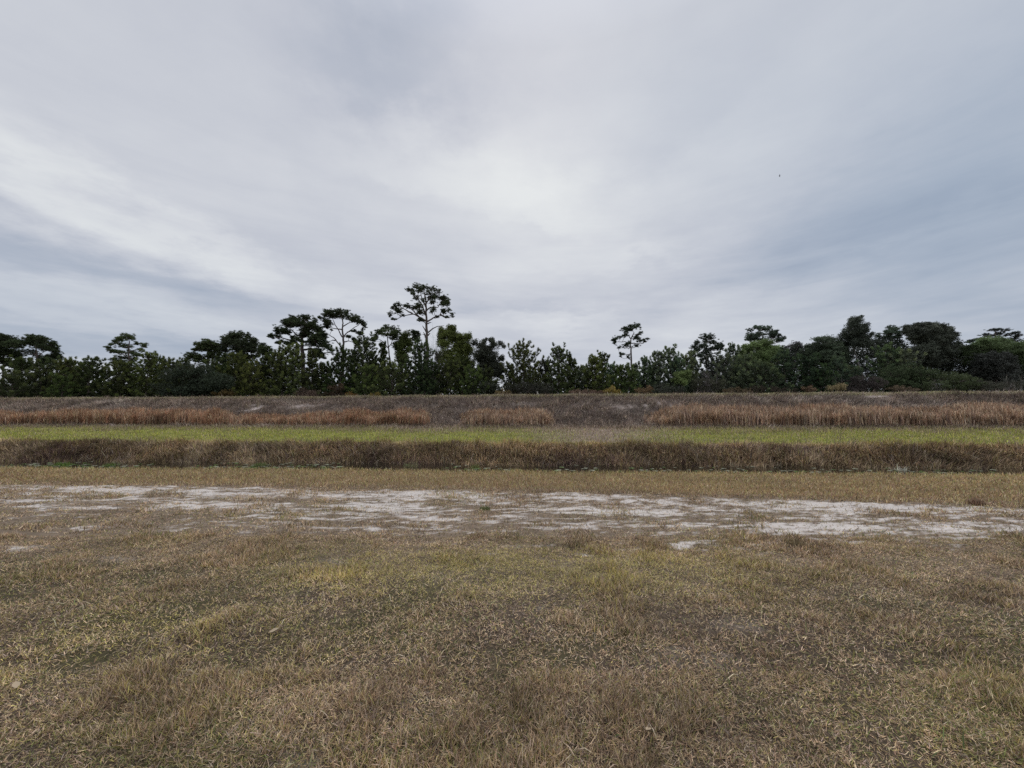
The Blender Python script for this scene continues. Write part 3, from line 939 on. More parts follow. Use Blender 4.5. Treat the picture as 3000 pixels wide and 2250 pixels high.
def bush(label, pads, Y, col, kind='leaf', name='shrub', pr=.26, per=30, dens=1.0, stems=None, v=0, cat='shrub'):
    """shrub of leafy mounds rising from the ground; pads in pixels"""
    px = np.mean([VP(v, p[0], p[1])[0] for p in pads])
    x0 = at(px, 1150, Y)[0]
    e, org = root(name, label, cat, float(x0), Y)
    col = np.array(col)
    C = []; R = []; K = []; tb = TubeB()
    s = VIEW[v][2]
    for (X, Yp, rx, ry) in pads:
        a, b_ = VP(v, X, Yp)
        YY = Y + rng.uniform(-.5, .5)
        c = at(a, b_, YY); ax = rx / s / F * Y; az_ = ry / s / F * Y
        m = max(5, int(dens * (6 + ax * az_ * 75)))
        q = rng.normal(0, 1, (m, 3)); q /= np.linalg.norm(q, axis=1)[:, None]; q *= (rng.random(m) ** .42)[:, None]
        pp = c + q * np.array([ax, min(ax, 1.6), az_])
        C.append(pp); R.append(rng.uniform(.7, 1.2, m) * pr); K.append(col * rng.uniform(.78, 1.22) * rng.uniform(.85, 1.18, (m, 1)) * np.ones((m, 3)))
        g = org + np.array([(c[0] - org[0]) * .5, 0, -.05])
        tb.tube(curve(g, c, 5, 0, .05), np.linspace(.05, .015, 5), 5)
        for p in pp[::5]: tb.tube(curve(c - np.array([0, 0, az_ * .5]), p, 3, 0, .06), [.02, .015, .008], 3)
    tb.build('stem', stems or M_bark, e, org)
    puffs('foliage', np.concatenate(C), np.concatenate(R), np.concatenate(K), kind, e, org, per)
    return e


def twiggy(label, px, ptop, half, Y, col, n=150, name='bare_shrub', up=.5):
    top = at(px, ptop, Y); e, org = root(name, label, 'shrub', float(top[0]), Y)
    H = top[2] - org[2]; W = half / F * Y
    tb = TubeB(); P = []; L = []; A = []; LE = []
    stm = TubeB()
    for i in range(14):
        az = rng.uniform(0, 6.28); rr_ = rng.uniform(.1, .75)
        tip = org + np.array([math.cos(az) * W * rr_, math.sin(az) * W * rr_ * .7, H * rng.uniform(.6, .95)])
        cv = curve(org, tip, 7, .05, .06)
        stm.tube(cv, np.linspace(.035, .010, 7), 4)
        for j in range(n // 14 * 4):
            k_ = rng.integers(2, 7); p = cv[k_]
            P.append(p); L.append(rng.uniform(.35, 1.0) * H / 4.5); A.append(rng.uniform(0, 6.28)); LE.append(abs(rng.normal(.8, .4)))
    stm.build('stem', M_dead, e, org)
    P = np.array(P)
    o = blades('twigs', P - org, np.array(L), rng.uniform(.012, .022, len(P)), np.clip(LE, 0, 1.7), pick(len(P), [col, tuple(np.array(col) * 1.5), tuple(np.array(col) * .6)], [1, .7, .7]), M_twig, curl=-.3)
    o.parent = e
    return e


NDK = (.064, .086, .041)    # darker pines at the left
NMD = (.098, .126, .055)
NBL = (.115, .152, .108)    # bluish pines at the right, needle colour lightened to stand in for haze

# ---- mature pines -------------------------------------------------
traced('pine_tree', 'dark broad pine cut off by the left edge of the photo', 1, 56, [(40, 1530), (45, 1100), (60, 800), (60, 600)],
       [(-60, 470, 110, 50), (30, 490, 90, 50), (150, 540, 120, 60), (30, 600, 130, 60), (200, 620, 130, 55), (330, 580, 90, 40), (-50, 640, 100, 60), (90, 740, 160, 55), (250, 770, 120, 55), (40, 870, 110, 45), (330, 860, 70, 40), (-60, 820, 90, 60), (300, 960, 90, 50), (150, 930, 80, 40)], col=NDK, dup=.9, dens=1.2)
traced('pine_tree', 'dark dome-topped pine with a bare straight lower trunk, second from the left edge', 1, 54, [(570, 1530), (575, 1130), (600, 800), (580, 600)],
       [(560, 495, 140, 40), (700, 530, 95, 45), (470, 560, 100, 50), (850, 600, 75, 50), (590, 610, 110, 45), (740, 660, 120, 45), (890, 690, 70, 50), (480, 720, 110, 40), (930, 770, 70, 55), (990, 830, 40, 40), (810, 810, 110, 35), (690, 860, 110, 45), (620, 940, 80, 30), (800, 900, 70, 30), (560, 760, 60, 30)], col=NDK, dens=1.1,
       limbs=[[(600, 800), (680, 740), (800, 690)], [(590, 780), (520, 730), (440, 720)]])
traced('pine_tree', 'lone open-crowned pine with a long low left branch, above the left thicket', 1, 57, [(2110, 1530), (2100, 950), (2085, 700), (2100, 560)],
       [(1940, 510, 80, 45), (2060, 480, 90, 40), (2140, 500, 50, 50), (1855, 560, 35, 30), (1960, 610, 80, 35), (2060, 640, 80, 35), (1740, 650, 50, 26), (1830, 710, 90, 32), (1950, 730, 70, 25), (2130, 730, 90, 35), (2230, 600, 70, 30), (2350, 630, 45, 35), (2280, 690, 50, 22), (2230, 780, 80, 25), (2000, 820, 130, 40), (1830, 850, 55, 35), (1840, 905, 45, 18), (1970, 890, 80, 35), (2160, 870, 60, 40)], col=NMD, dup=.3,
       limbs=[[(2090, 740), (1980, 745), (1850, 740), (1740, 660)], [(2095, 730), (2200, 690), (2330, 640)]])
traced('pine_tree', 'round pine stepping up left of the wider domed pine, sky under its crown', 2, 55, [(1155, 1500), (1160, 900), (1150, 700), (1190, 620)],
       [(1150, 575, 110, 42), (1000, 610, 75, 40), (1280, 620, 95, 45), (1090, 670, 130, 50), (950, 690, 50, 25), (1280, 710, 110, 50), (900, 780, 100, 40), (830, 830, 50, 40), (1020, 820, 100, 40), (1180, 800, 90, 50), (1330, 780, 80, 50), (960, 870, 80, 25), (1100, 880, 70, 25)], col=NMD, dens=1.15)
traced('pine_tree', 'small pine showing two needle tiers in the gap between two domed pines', 2, 63, [(1340, 1400), (1340, 1000), (1345, 820)],
       [(1340, 850, 100, 40), (1430, 880, 60, 30), (1290, 930, 50, 18), (1400, 960, 60, 20)], col=NBL, r0=.14)
traced('pine_tree', 'wide domed pine with a short spiky twig at its left shoulder', 2, 54, [(1680, 1500), (1690, 900), (1640, 650)],
       [(1640, 455, 120, 50), (1500, 500, 100, 50), (1790, 480, 80, 50), (1570, 570, 160, 60), (1790, 590, 130, 70), (1900, 560, 60, 60), (1430, 610, 70, 50), (1650, 680, 140, 60), (1410, 700, 80, 45), (1850, 690, 120, 50), (1400, 495, 35, 12), (1740, 780, 130, 45), (1560, 780, 70, 35), (1900, 800, 60, 35), (1870, 640, 90, 50)], col=(.08, .10, .055), dup=.9, dens=1.25, r0=.24)
traced('pine_tree', 'small round-topped pine between the wide domed pine and the huge dark one', 2, 60, [(2060, 1400), (2060, 1000), (2050, 700)],
       [(2040, 615, 80, 35), (2120, 670, 80, 40), (1990, 690, 50, 45), (2070, 740, 80, 45), (2180, 730, 60, 50), (1960, 790, 50, 30), (2120, 830, 70, 60)], col=NMD, r0=.15)
traced('pine_tree', 'huge dark spreading pine with heavy low limbs to both sides', 3, 52, [(720, 1500), (700, 880), (690, 740), (710, 500), (750, 350)],
       [(740, 280, 100, 40), (560, 300, 110, 45), (400, 350, 65, 42), (880, 340, 80, 50), (650, 370, 150, 55), (470, 410, 110, 50), (820, 430, 130, 60), (300, 480, 70, 50), (430, 510, 100, 45), (960, 480, 90, 65), (750, 520, 120, 50), (190, 585, 60, 38), (300, 590, 70, 32), (900, 590, 130, 65), (1040, 590, 90, 55), (640, 640, 90, 40), (370, 670, 60, 28), (480, 700, 80, 32), (850, 710, 120, 55), (1040, 710, 110, 60), (280, 695, 35, 14), (560, 610, 60, 35), (1150, 800, 45, 38), (1000, 890, 70, 38), (1050, 940, 36, 16), (980, 805, 60, 20), (890, 810, 90, 30), (900, 900, 50, 40)],
       col=NDK, r0=.36, dup=.6, dens=1.1, limbs=[[(690, 760), (560, 660), (400, 620), (260, 600)], [(700, 800), (850, 790), (980, 850), (1150, 850)], [(705, 600), (600, 560), (480, 440)], [(710, 560), (820, 480), (900, 400)], [(700, 680), (850, 640), (1000, 600)]])
traced('pine_tree', 'slender umbrella pine with long bare curving limbs, left of the tallest pine', 3, 53, [(1350, 1500), (1355, 1000), (1355, 790), (1360, 600), (1345, 480), (1350, 370), (1330, 260)],
       [(1130, 190, 100, 42), (1280, 190, 110, 42), (1400, 200, 80, 50), (1060, 250, 65, 42), (975, 285, 36, 26), (1200, 250, 110, 40), (1440, 270, 90, 50), (1560, 290, 90, 42), (1100, 350, 80, 50), (1640, 350, 80, 42), (1090, 430, 60, 26), (1710, 410, 40, 42), (1530, 330, 80, 32), (1530, 500, 60, 24), (1640, 540, 55, 34), (1440, 590, 50, 22), (1530, 640, 50, 32), (1590, 700, 50, 48), (1170, 485, 22, 10), (1320, 260, 90, 35)],
       col=(.065, .085, .042), r0=.22, dup=.45, depth=.5, fill=.12, pr=.23, dens=1.2,
       limbs=[[(1345, 780), (1250, 660), (1200, 600), (1110, 550), (1040, 540)], [(1340, 600), (1280, 480), (1210, 350), (1180, 280)], [(1370, 590), (1420, 520), (1600, 400), (1660, 340)], [(1370, 675), (1450, 655), (1560, 695)],
              [(1350, 475), (1220, 455), (1090, 440)], [(1355, 420), (1440, 370), (1530, 330)], [(1420, 520), (1500, 480), (1620, 540)], [(1230, 650), (1190, 645), (1140, 660)]])
traced('pine_tree', 'shorter round-headed pine with a forked crown, just left of the tallest pine', 4, 52, [(180, 1580), (180, 1150), (165, 950), (150, 780)],
       [(140, 695, 65, 32), (55, 760, 60, 36), (220, 730, 70, 42), (5, 820, 36, 34), (150, 780, 110, 42), (290, 760, 60, 42), (-30, 860, 40, 30), (230, 830, 70, 30)], col=NMD, r0=.17, limbs=[[(165, 960), (120, 900), (60, 850), (10, 830)], [(170, 950), (210, 880), (230, 820)]])
traced('pine_tree', 'tallest pine of all, a flared airy crown on a long bare trunk', 4, 50, [(655, 1580), (665, 1030), (655, 800), (655, 620), (648, 400), (640, 300)],
       [(425, 212, 42, 24), (520, 165, 60, 26), (620, 175, 75, 30), (715, 200, 75, 32), (800, 238, 58, 30), (560, 225, 70, 26), (480, 260, 48, 30), (680, 255, 80, 28), (770, 300, 66, 34), (880, 335, 66, 36), (520, 320, 60, 34), (930, 375, 34, 40), (610, 350, 48, 24), (735, 370, 60, 28), (550, 420, 56, 32), (860, 400, 48, 34), (290, 405, 62, 24), (225, 445, 34, 30), (190, 530, 42, 34), (420, 425, 50, 34), (300, 490, 54, 32), (225, 592, 44, 12), (490, 450, 40, 28), (580, 500, 60, 32), (740, 460, 40, 28), (870, 490, 44, 28), (940, 475, 36, 30), (985, 535, 30, 28), (580, 600, 50, 24), (790, 565, 46, 18), (720, 500, 30, 26), (910, 560, 40, 12), (350, 545, 36, 14), (690, 320, 50, 26)],
       col=(.075, .095, .048), r0=.27, dup=.3, dens=1.6, depth=.45, pr=.19, fill=.15,
       limbs=[[(650, 612), (560, 560), (470, 520), (350, 550), (240, 602)], [(660, 622), (740, 570), (830, 530), (850, 460)], [(640, 540), (600, 420), (530, 300), (430, 220)], [(650, 480), (700, 440), (800, 435), (850, 350)],
              [(645, 430), (590, 330), (570, 200)], [(645, 400), (690, 330), (720, 220)], [(640, 340), (625, 260), (620, 190)], [(470, 520), (400, 480), (300, 420)], [(830, 530), (900, 575), (960, 570)], [(560, 560), (500, 500), (430, 430)]],
       dead=[[(672, 762), (730, 712), (790, 682), (880, 673)], [(650, 755), (622, 705), (600, 672)], [(648, 845), (632, 790), (600, 782)], [(668, 648), (690, 636), (714, 630)], [(640, 820), (625, 775), (612, 755)], [(672, 800), (690, 775), (702, 768)]])
traced('pine_tree', 'ragged dark pine top poking out right of the yellow-green tree', 4, 57, [(500, 1580), (510, 1100), (520, 850)],
       [(490, 760, 40, 28), (540, 770, 36, 30), (560, 800, 26, 20), (500, 830, 50, 40), (540, 870, 40, 26), (450, 900, 50, 40)], col=NDK, r0=.14)
traced('pine_tree', 'tall slim lone pine with tiered tufts standing against open sky right of centre', 6, 54, [(400, 1270), (390, 900), (375, 600), (375, 400), (430, 300)],
       [(370, 195, 66, 26), (480, 195, 72, 40), (255, 240, 64, 32), (360, 255, 70, 32), (540, 305, 46, 22), (500, 340, 50, 18), (280, 345, 56, 24), (200, 380, 44, 28), (120, 405, 56, 32), (80, 430, 30, 16), (110, 475, 34, 14), (460, 390, 66, 30), (520, 435, 60, 26), (650, 410, 52, 18), (600, 450, 40, 16), (280, 510, 84, 36), (350, 470, 36, 30), (470, 515, 70, 26), (185, 550, 34, 13), (240, 655, 50, 20), (330, 700, 40, 28), (215, 690, 26, 10), (300, 295, 50, 26)],
       col=(.075, .098, .062), r0=.19, dup=.25, depth=.5, pr=.25, limbs=[[(380, 640), (340, 655), (250, 650)], [(378, 470), (280, 450), (120, 450)], [(380, 470), (450, 480), (560, 480), (660, 430)], [(376, 400), (330, 340), (270, 300)], [(378, 520), (340, 560), (280, 540)]])
traced('pine_tree', 'rounded open pine with sky showing through its tiers, left of the bright green tree', 6, 56, [(1620, 1270), (1610, 800), (1600, 480)],
       [(1560, 365, 80, 42), (1670, 370, 72, 50), (1450, 455, 60, 34), (1600, 440, 80, 40), (1720, 460, 80, 42), (1400, 535, 55, 28), (1540, 525, 90, 36), (1830, 530, 70, 50), (1700, 560, 90, 46), (1450, 590, 60, 28), (1600, 610, 80, 50), (1500, 675, 70, 32), (1660, 670, 80, 42), (1790, 640, 50, 22), (1370, 640, 45, 50), (1520, 770, 45, 36)], col=(.08, .105, .072), r0=.2, dup=.35)
traced('pine_tree', 'flat-topped pine crown rising directly behind the bright green tree', 7, 60, [(420, 1280), (450, 600), (430, 420)],
       [(350, 305, 66, 26), (250, 350, 60, 24), (450, 325, 90, 32), (535, 325, 50, 36), (250, 425, 80, 42), (380, 415, 80, 36), (560, 390, 90, 40), (620, 450, 90, 34), (730, 475, 56, 26), (220, 495, 50, 22), (420, 490, 100, 30), (690, 510, 60, 18), (640, 360, 30, 20), (320, 480, 60, 30)], col=NBL, r0=.22, dup=.4)
traced('pine_tree', 'round dark pine head with a gap beneath, left of the big purplish oak', 8, 55, [(250, 1230), (248, 560), (240, 380)],
       [(245, 305, 60, 36), (185, 370, 48, 30), (320, 345, 70, 44), (240, 380, 80, 40), (370, 410, 50, 42), (200, 440, 60, 22), (300, 450, 80, 26), (60, 420, 50, 30)], col=NBL, r0=.2)
traced('pine_tree', 'far flat-tiered pine crowns rising over the green mound at the right edge', 8, 66, [(1800, 1230), (1800, 460), (1800, 360)],
       [(1780, 335, 80, 18), (1920, 345, 70, 24), (1860, 395, 80, 28), (1980, 410, 60, 26), (1650, 405, 80, 20), (1700, 430, 60, 18), (1540, 470, 66, 14), (1430, 495, 46, 16), (1400, 520, 40, 14)], col=(.06, .07, .06), dup=.1, depth=.4)
traced('pine_tree', 'small flat pine top at the extreme right beside the far tiered pine', 8, 64, [(2070, 1230), (2075, 600), (2080, 430)],
       [(2080, 378, 55, 20), (2140, 420, 44, 20), (2070, 460, 70, 26), (2110, 500, 80, 18), (2000, 515, 40, 14)], col=(.06, .07, .06), r0=.13, dup=.2)

# ---- broadleaf trees ----------------------------------------------
YG = (.155, .185, .055); OK = (.085, .095, .068)
traced('broadleaf_tree', 'yellow-green leafy tree between the forked pine and the tallest pine', 4, 53, [(340, 1580), (340, 1150), (350, 900)],
       [(390, 790, 60, 55), (340, 860, 80, 60), (300, 930, 80, 60), (410, 880, 60, 50), (320, 1020, 70, 60), (430, 980, 50, 50), (360, 1090, 80, 60)], kind='leaf', col=(.125, .16, .05), r0=.13, dup=.8, per=34, dens=1.1)
traced('broadleaf_tree', 'tall yellow-green leafy tree with two peaks, right of the tallest pine', 4, 51, [(930, 1580), (920, 1100), (930, 800)],
       [(840, 735, 32, 34), (955, 700, 52, 40), (990, 730, 45, 50), (920, 780, 80, 50), (830, 830, 50, 50), (1000, 820, 90, 60), (1160, 830, 60, 52), (1200, 810, 30, 40), (1100, 870, 110, 70), (880, 900, 80, 60), (1050, 960, 120, 80), (1180, 960, 80, 70), (930, 1050, 110, 70), (1110, 1080, 120, 70), (1180, 1190, 110, 80), (960, 1180, 100, 70), (1050, 1290, 120, 70)], kind='leaf', col=YG, r0=.2, dup=.7, per=34, bark=M_barkpale)
traced('broadleaf_tree', 'dark leathery oak with a forked right top, last tree before the gap at mid photo', 4, 50, [(1420, 1580), (1450, 1200), (1480, 950)],
       [(1270, 885, 50, 32), (1350, 930, 90, 50), (1420, 850, 14, 14), (1480, 860, 46, 40), (1520, 920, 50, 36), (1600, 900, 40, 28), (1640, 940, 14, 24), (1440, 980, 110, 60), (1340, 1060, 110, 70), (1490, 1090, 100, 60), (1610, 1090, 40, 34), (1400, 1180, 140, 70), (1550, 1180, 110, 50), (1500, 1270, 110, 40), (1640, 1240, 36, 36), (1350, 1280, 80, 50), (1610, 1330, 60, 50)], kind='leaf', col=OK, r0=.22, dup=.7, per=32)
traced('broadleaf_tree', 'bright green rounded tree in front of the flat-topped pine', 7, 51, [(400, 1280), (400, 900), (400, 650)],
       [(300, 560, 90, 40), (480, 535, 110, 42), (200, 640, 90, 60), (380, 630, 150, 70), (560, 630, 120, 60), (670, 640, 50, 45), (120, 720, 80, 50), (450, 740, 160, 80), (270, 770, 120, 70), (600, 740, 110, 70), (350, 860, 140, 70), (160, 590, 30, 25)], kind='leaf', col=(.16, .215, .085), r0=.22, dup=.7, per=34, dens=1.1)
traced('broadleaf_tree', 'sparse grey-purple leafed tree with thin see-through crown beside the bright green tree', 7, 56, [(920, 1280), (920, 850), (940, 650)],
       [(845, 585, 42, 34), (950, 560, 66, 42), (900, 670, 70, 50), (985, 600, 50, 50), (790, 610, 26, 22), (980, 690, 50, 50), (930, 760, 50, 40)], kind='leaf', col=(.12, .11, .115), r0=.1, dup=.2, per=20, dens=.6, bark=M_barkpale)
traced('broadleaf_tree', 'dark broad mounded oak between the grey-purple tree and the tall ragged tree', 7, 53, [(1400, 1280), (1400, 900), (1380, 650)],
       [(1290, 475, 80, 28), (1420, 490, 110, 46), (1560, 520, 80, 50), (1120, 610, 80, 46), (1280, 590, 150, 70), (1480, 620, 150, 80), (1180, 710, 140, 70), (1400, 740, 170, 80), (1600, 700, 110, 90), (1640, 560, 50, 40), (1550, 830, 150, 80)], kind='leaf', col=(.10, .13, .083), r0=.26, dup=.7, per=32, dens=1.1)
traced('broadleaf_tree', 'tall ragged dark tree with spiky top and a leaning pale trunk', 7, 51, [(1920, 1180), (1918, 1010), (1860, 780), (1800, 610), (1820, 350)],
       [(1765, 185, 50, 40), (1840, 190, 40, 50), (1910, 145, 38, 16), (1905, 195, 34, 34), (1800, 265, 100, 46), (1980, 265, 42, 42), (1680, 370, 50, 46), (1800, 360, 110, 60), (1920, 340, 90, 60), (1990, 330, 36, 56), (1720, 440, 100, 50), (1880, 450, 120, 60), (1790, 530, 130, 50), (1970, 540, 110, 70), (2080, 400, 40, 30), (1660, 430, 36, 36)], kind='leaf', col=(.085, .10, .075), r0=.15, dup=.5, per=32, bark=M_barkpale)
traced('broadleaf_tree', 'massive dark purplish oak, the highest rounded crown at the right', 8, 53, [(820, 1230), (820, 800), (830, 500)],
       [(640, 265, 70, 36), (770, 255, 50, 36), (880, 260, 70, 40), (1010, 290, 70, 50), (1110, 350, 66, 50), (610, 350, 90, 60), (760, 360, 120, 80), (940, 370, 130, 80), (1190, 400, 34, 34), (1090, 450, 110, 60), (680, 480, 120, 80), (860, 500, 150, 80), (560, 430, 60, 60), (480, 300, 40, 36), (480, 360, 40, 40), (1040, 560, 100, 60), (1240, 530, 50, 34), (1000, 680, 190, 90), (750, 650, 150, 90), (850, 800, 160, 80), (1180, 640, 100, 70)], kind='leaf', col=(.10, .112, .085), r0=.3, dup=.7, per=34, dens=1.1)
traced('broadleaf_tree', 'broad bright green mounded tree spreading to the right edge', 8, 52, [(1750, 1230), (1750, 800), (1750, 600)],
       [(1650, 500, 140, 50), (1850, 510, 130, 50), (2080, 560, 150, 40), (1530, 590, 140, 60), (1780, 580, 180, 60), (2000, 640, 150, 70), (2180, 660, 100, 100), (1390, 590, 90, 36), (1350, 690, 110, 80), (2260, 600, 90, 50), (2120, 760, 120, 80), (1480, 720, 120, 80), (2300, 760, 110, 100), (1750, 680, 170, 60)], kind='leaf', col=(.125, .17, .078), r0=.26, dup=.6, per=34, dens=1.05)
traced('broadleaf_tree', 'dark purple tree in front of the bright green mound at the right', 8, 49, [(1800, 1230), (1800, 1000), (1790, 850)],
       [(1700, 740, 150, 60), (1880, 740, 130, 60), (1600, 850, 120, 90), (1800, 850, 160, 90), (1980, 860, 110, 100), (1700, 980, 160, 90), (1900, 1000, 140, 90), (1620, 1060, 90, 70)], kind='leaf', col=(.09, .095, .083), r0=.2, dup=.7, per=34, dens=1.1)
traced('broadleaf_tree', 'small bright yellow-green tree beside the grey bare shrub', 6, 46, [(1200, 1270), (1200, 1100), (1200, 1000)],
       [(1110, 970, 60, 30), (1210, 960, 70, 36), (1310, 940, 50, 40), (1160, 1030, 80, 50), (1290, 1030, 70, 45), (1080, 1060, 50, 40), (1200, 1100, 100, 50)], kind='leaf', col=(.17, .22, .08), r0=.08, dup=.3, per=26, dens=.7)

# ---- young pines: peaks traced from left to right -----------------
YP = [  # label, px, top, half width px, distance, colour
    ('short pointed young pine in the left corner thicket', 40, 1105, 55, 45, NDK), ('dense bushy young pine below the left edge pine', 70, 1062, 60, 51, NDK),
    ('slim young pine tip touching the second pine from the left', 168, 1060, 45, 52, NDK), ('narrow spire young pine alone against sky near the left', 202, 1052, 34, 50, NMD),
    ('low round young pine in front of the left thicket', 186, 1118, 36, 44, (.06, .078, .034)), ('bushy young pine left of the double-peaked one', 238, 1065, 44, 52, NDK),
    ('broad dense young pine with a rounded double peak', 268, 1058, 55, 48, NDK), ('short young pine at the notch before the lone open pine', 305, 1092, 30, 52, NDK),
    ('young pine crowding the foot of the lone open pine', 352, 1062, 50, 48, NDK), ('young pine leaning against the lone open pine on its right', 385, 1066, 45, 50, NMD),
    ('crooked-topped young pine right of the lone open pine', 438, 1038, 45, 49, NMD), ('young pine with one knobbed leader', 468, 1046, 38, 53, NDK),
    ('young pine with a soft yellowish side', 505, 1060, 48, 48, NMD), ('spiky young pine left of the round stepping pine', 543, 1058, 40, 52, NDK),
    ('full young pine under the round stepping pine', 590, 1078, 52, 47, NDK), ('young pine in the dip below the two domed pines', 640, 1075, 45, 50, NDK),
    ('dark young pine in front of the wide domed pine', 695, 1040, 44, 48, NMD), ('short young pine right of the wide domed pine', 735, 1078, 42, 46, NMD),
    ('young pine below the small round-topped pine', 780, 1050, 44, 49, NDK), ('young pine with a pale bare stem at its foot', 832, 1020, 44, 47, NMD),
    ('tall young pine hugging the huge dark trunk on the left', 868, 1012, 38, 46, NMD), ('pointed young pine hugging the huge dark trunk on the right', 917, 1032, 42, 47, NDK),
    ('drooping young pine at the edge of the sky notch', 945, 1072, 34, 50, NDK), ('low young pine inside the sky notch', 966, 1085, 26, 55, NDK),
    ('thick bright-tipped young pine at the foot of the umbrella pine', 1002, 1022, 48, 47, (.045, .075, .035)), ('spreading young pine with many upturned candles', 1066, 990, 52, 49, NDK),
    ('slim young pine with a single candle top', 1038, 1030, 26, 52, NDK), ('young pine in front of the candle-topped one', 1075, 1078, 44, 45, NMD),
    ('narrow dark young pine with a clear gap behind it', 1123, 1007, 24, 51, NDK), ('young pine with a thin pale stem below the forked pine', 1150, 1065, 50, 45, NMD),
    ('dark full young pine in front of the tallest pine trunk', 1236, 1003, 52, 46, NDK), ('young pine with twin pale stems at the levee crest', 1248, 1072, 48, 45, (.045, .072, .036)),
    ('young pine in front of the two-peaked leafy tree', 1322, 1058, 50, 46, NDK), ('small young pine left of the dark oak', 1385, 1090, 46, 45, NMD),
    ('broad open young pine with many candles right of the gap', 1534, 1012, 62, 47, NMD), ('dense low young pine at the gap', 1495, 1075, 34, 49, NDK),
    ('dark bushy young pine filling behind two tall candled ones', 1597, 1060, 48, 49, (.048, .056, .042)), ('tall spire young pine with stacked top tufts', 1637, 1019, 42, 47, NMD),
    ('thin young pine just right of the stacked-top spire', 1670, 1040, 26, 50, NDK), ('round-topped young pine in the low middle row', 1703, 1074, 36, 50, NMD),
    ('young pine with a humped right shoulder', 1722, 1080, 40, 48, NBL), ('full young pine with a pointed left peak', 1742, 1048, 38, 47, NMD),
    ('airy young pine with a thin drooping side twig', 1766, 1036, 34, 51, NDK), ('low bushy young pine in the middle thicket', 1795, 1076, 38, 49, NBL),
    ('stubby young pine left of the slim lone pine', 1817, 1074, 34, 46, NMD), ('stubby young pine right of the slim lone pine', 1842, 1074, 36, 46, NMD),
    ('small dark young pine further right of the slim lone pine', 1862, 1075, 26, 52, NBL), ('pointed young pine rising above the tan grass clump', 1890, 1055, 34, 50, NBL),
    ('short young pine between two pointed ones', 1912, 1070, 34, 49, NBL), ('thin spire young pine with short side arms', 1926, 1033, 30, 48, NBL),
    ('thick rounded young pine, highest of its cluster', 1962, 1024, 44, 50, NBL), ('dark sloping young pine right of the thick rounded one', 1984, 1042, 36, 50, NBL),
    ('dark young pine left of the rounded open pine', 2011, 1043, 34, 51, NBL), ('young pine tucked under the rounded open pine', 2028, 1032, 28, 54, NBL),
    ('low wide young pine under the rounded open pine', 2085, 1050, 46, 49, (.055, .065, .055)), ('knobby young pine between the rounded open pine and the bright green tree', 2146, 1008, 34, 49, NBL),
    ('blue-green young pine left of the bright green tree', 2120, 1050, 46, 47, NBL), ('dark blue young pine below the bright green tree on the left', 2188, 1045, 46, 46, NBL),
    ('wide blue-green young pine below the bright green tree', 2236, 1068, 54, 45, NBL), ('dark pointed young pine right of the bright green tree', 2296, 1030, 42, 46, NBL),
    ('green full young pine in front of the mounded oak', 2368, 1052, 52, 45, (.055, .085, .05)), ('low bright young pine at the levee edge before the mounded oak', 2400, 1092, 46, 44, (.06, .09, .048)),
    ('dark young pine in front of the mounded oak', 2455, 1062, 55, 46, NBL), ('young pine below the leaning pale trunk', 2490, 1085, 40, 48, NBL),
    ('dark young pine below the left half of the wide domed pine', 662, 1040, 42, 52, NDK), ('young pine filling the dip right of the wide domed pine', 722, 1048, 40, 53, NMD),
    ('dark young pine behind the rust-leaved low shrub', 628, 1064, 40, 51, NDK), ('young pine left of the huge dark trunk', 806, 1036, 36, 52, NDK),
    ('tall dark young pine behind the candle-topped one', 1092, 1032, 36, 55, NDK), ('dark young pine filling between forked pine and yellow-green tree', 1180, 1045, 40, 50, NDK),
    ('young pine right of the tallest pine trunk', 1285, 1040, 38, 54, NDK), ('young pine below the right peak of the two-peaked leafy tree', 1358, 1055, 40, 49, NMD),
    ('dark young pine below the dark oak crown', 1428, 1088, 40, 47, NDK), ('young pine right of the slender left spire thicket', 215, 1085, 42, 54, NMD),
    ('young pine between the second left pine and the spire', 128, 1075, 46, 50, NDK), ('dark young pine below the leftmost round stepping pine edge', 530, 1080, 42, 54, NDK),
    ('young pine left of the massive purplish oak', 2590, 1020, 48, 48, NBL), ('dark young pine below the round dark pine head', 2650, 1030, 50, 47, NBL),
]
for (lb, px, pt, hw, Y, c) in YP:
    young(lb, px, pt, hw, Y + rng.uniform(-.6, .6), col=c, fullness=1.15 if hw > 30 else 1.0, open_=1.0)

# ---- shrubs in front of the trees ---------------------------------
RU = (.16, .085, .045)
bush('dark leathery palmetto-like thicket below the round stepping pine', [(520, 1100, 50, 25), (570, 1095, 60, 35), (610, 1130, 60, 30), (500, 1140, 60, 25), (560, 1150, 60, 25), (640, 1120, 40, 30)], 45, (.058, .075, .048), pr=.34, dens=.75)
bush('rust-leaved low shrub at the foot of the wide domed pine', [(640, 1160, 20, 14), (665, 1152, 22, 14)], 43.5, (.12, .085, .03))
bush('pinkish brown dry shrub under the huge dark pine', [(885, 1152, 20, 16), (920, 1155, 22, 14), (905, 1162, 28, 10)], 44, (.15, .105, .08))
bush('dark red shrub at the foot of the umbrella pine', [(985, 1135, 22, 12), (975, 1155, 26, 14)], 44, (.12, .08, .05))
bush('orange shrub just right of the umbrella pine foot', [(1028, 1158, 14, 9)], 43.5, (.24, .14, .045))
bush('yellow low shrub between two young pines left of the tallest pine', [(1095, 1160, 18, 9), (1108, 1158, 10, 8)], 43.5, (.26, .2, .06))
bush('grey-green round bush at the foot of the dark oak', [(1420, 1135, 40, 22), (1450, 1140, 30, 18), (1390, 1145, 30, 18)], 45, (.06, .068, .045))
bush('tan and yellow dry bush at the mid-photo gap', [(1468, 1150, 16, 12), (1490, 1155, 14, 10)], 43.5, (.25, .19, .09))
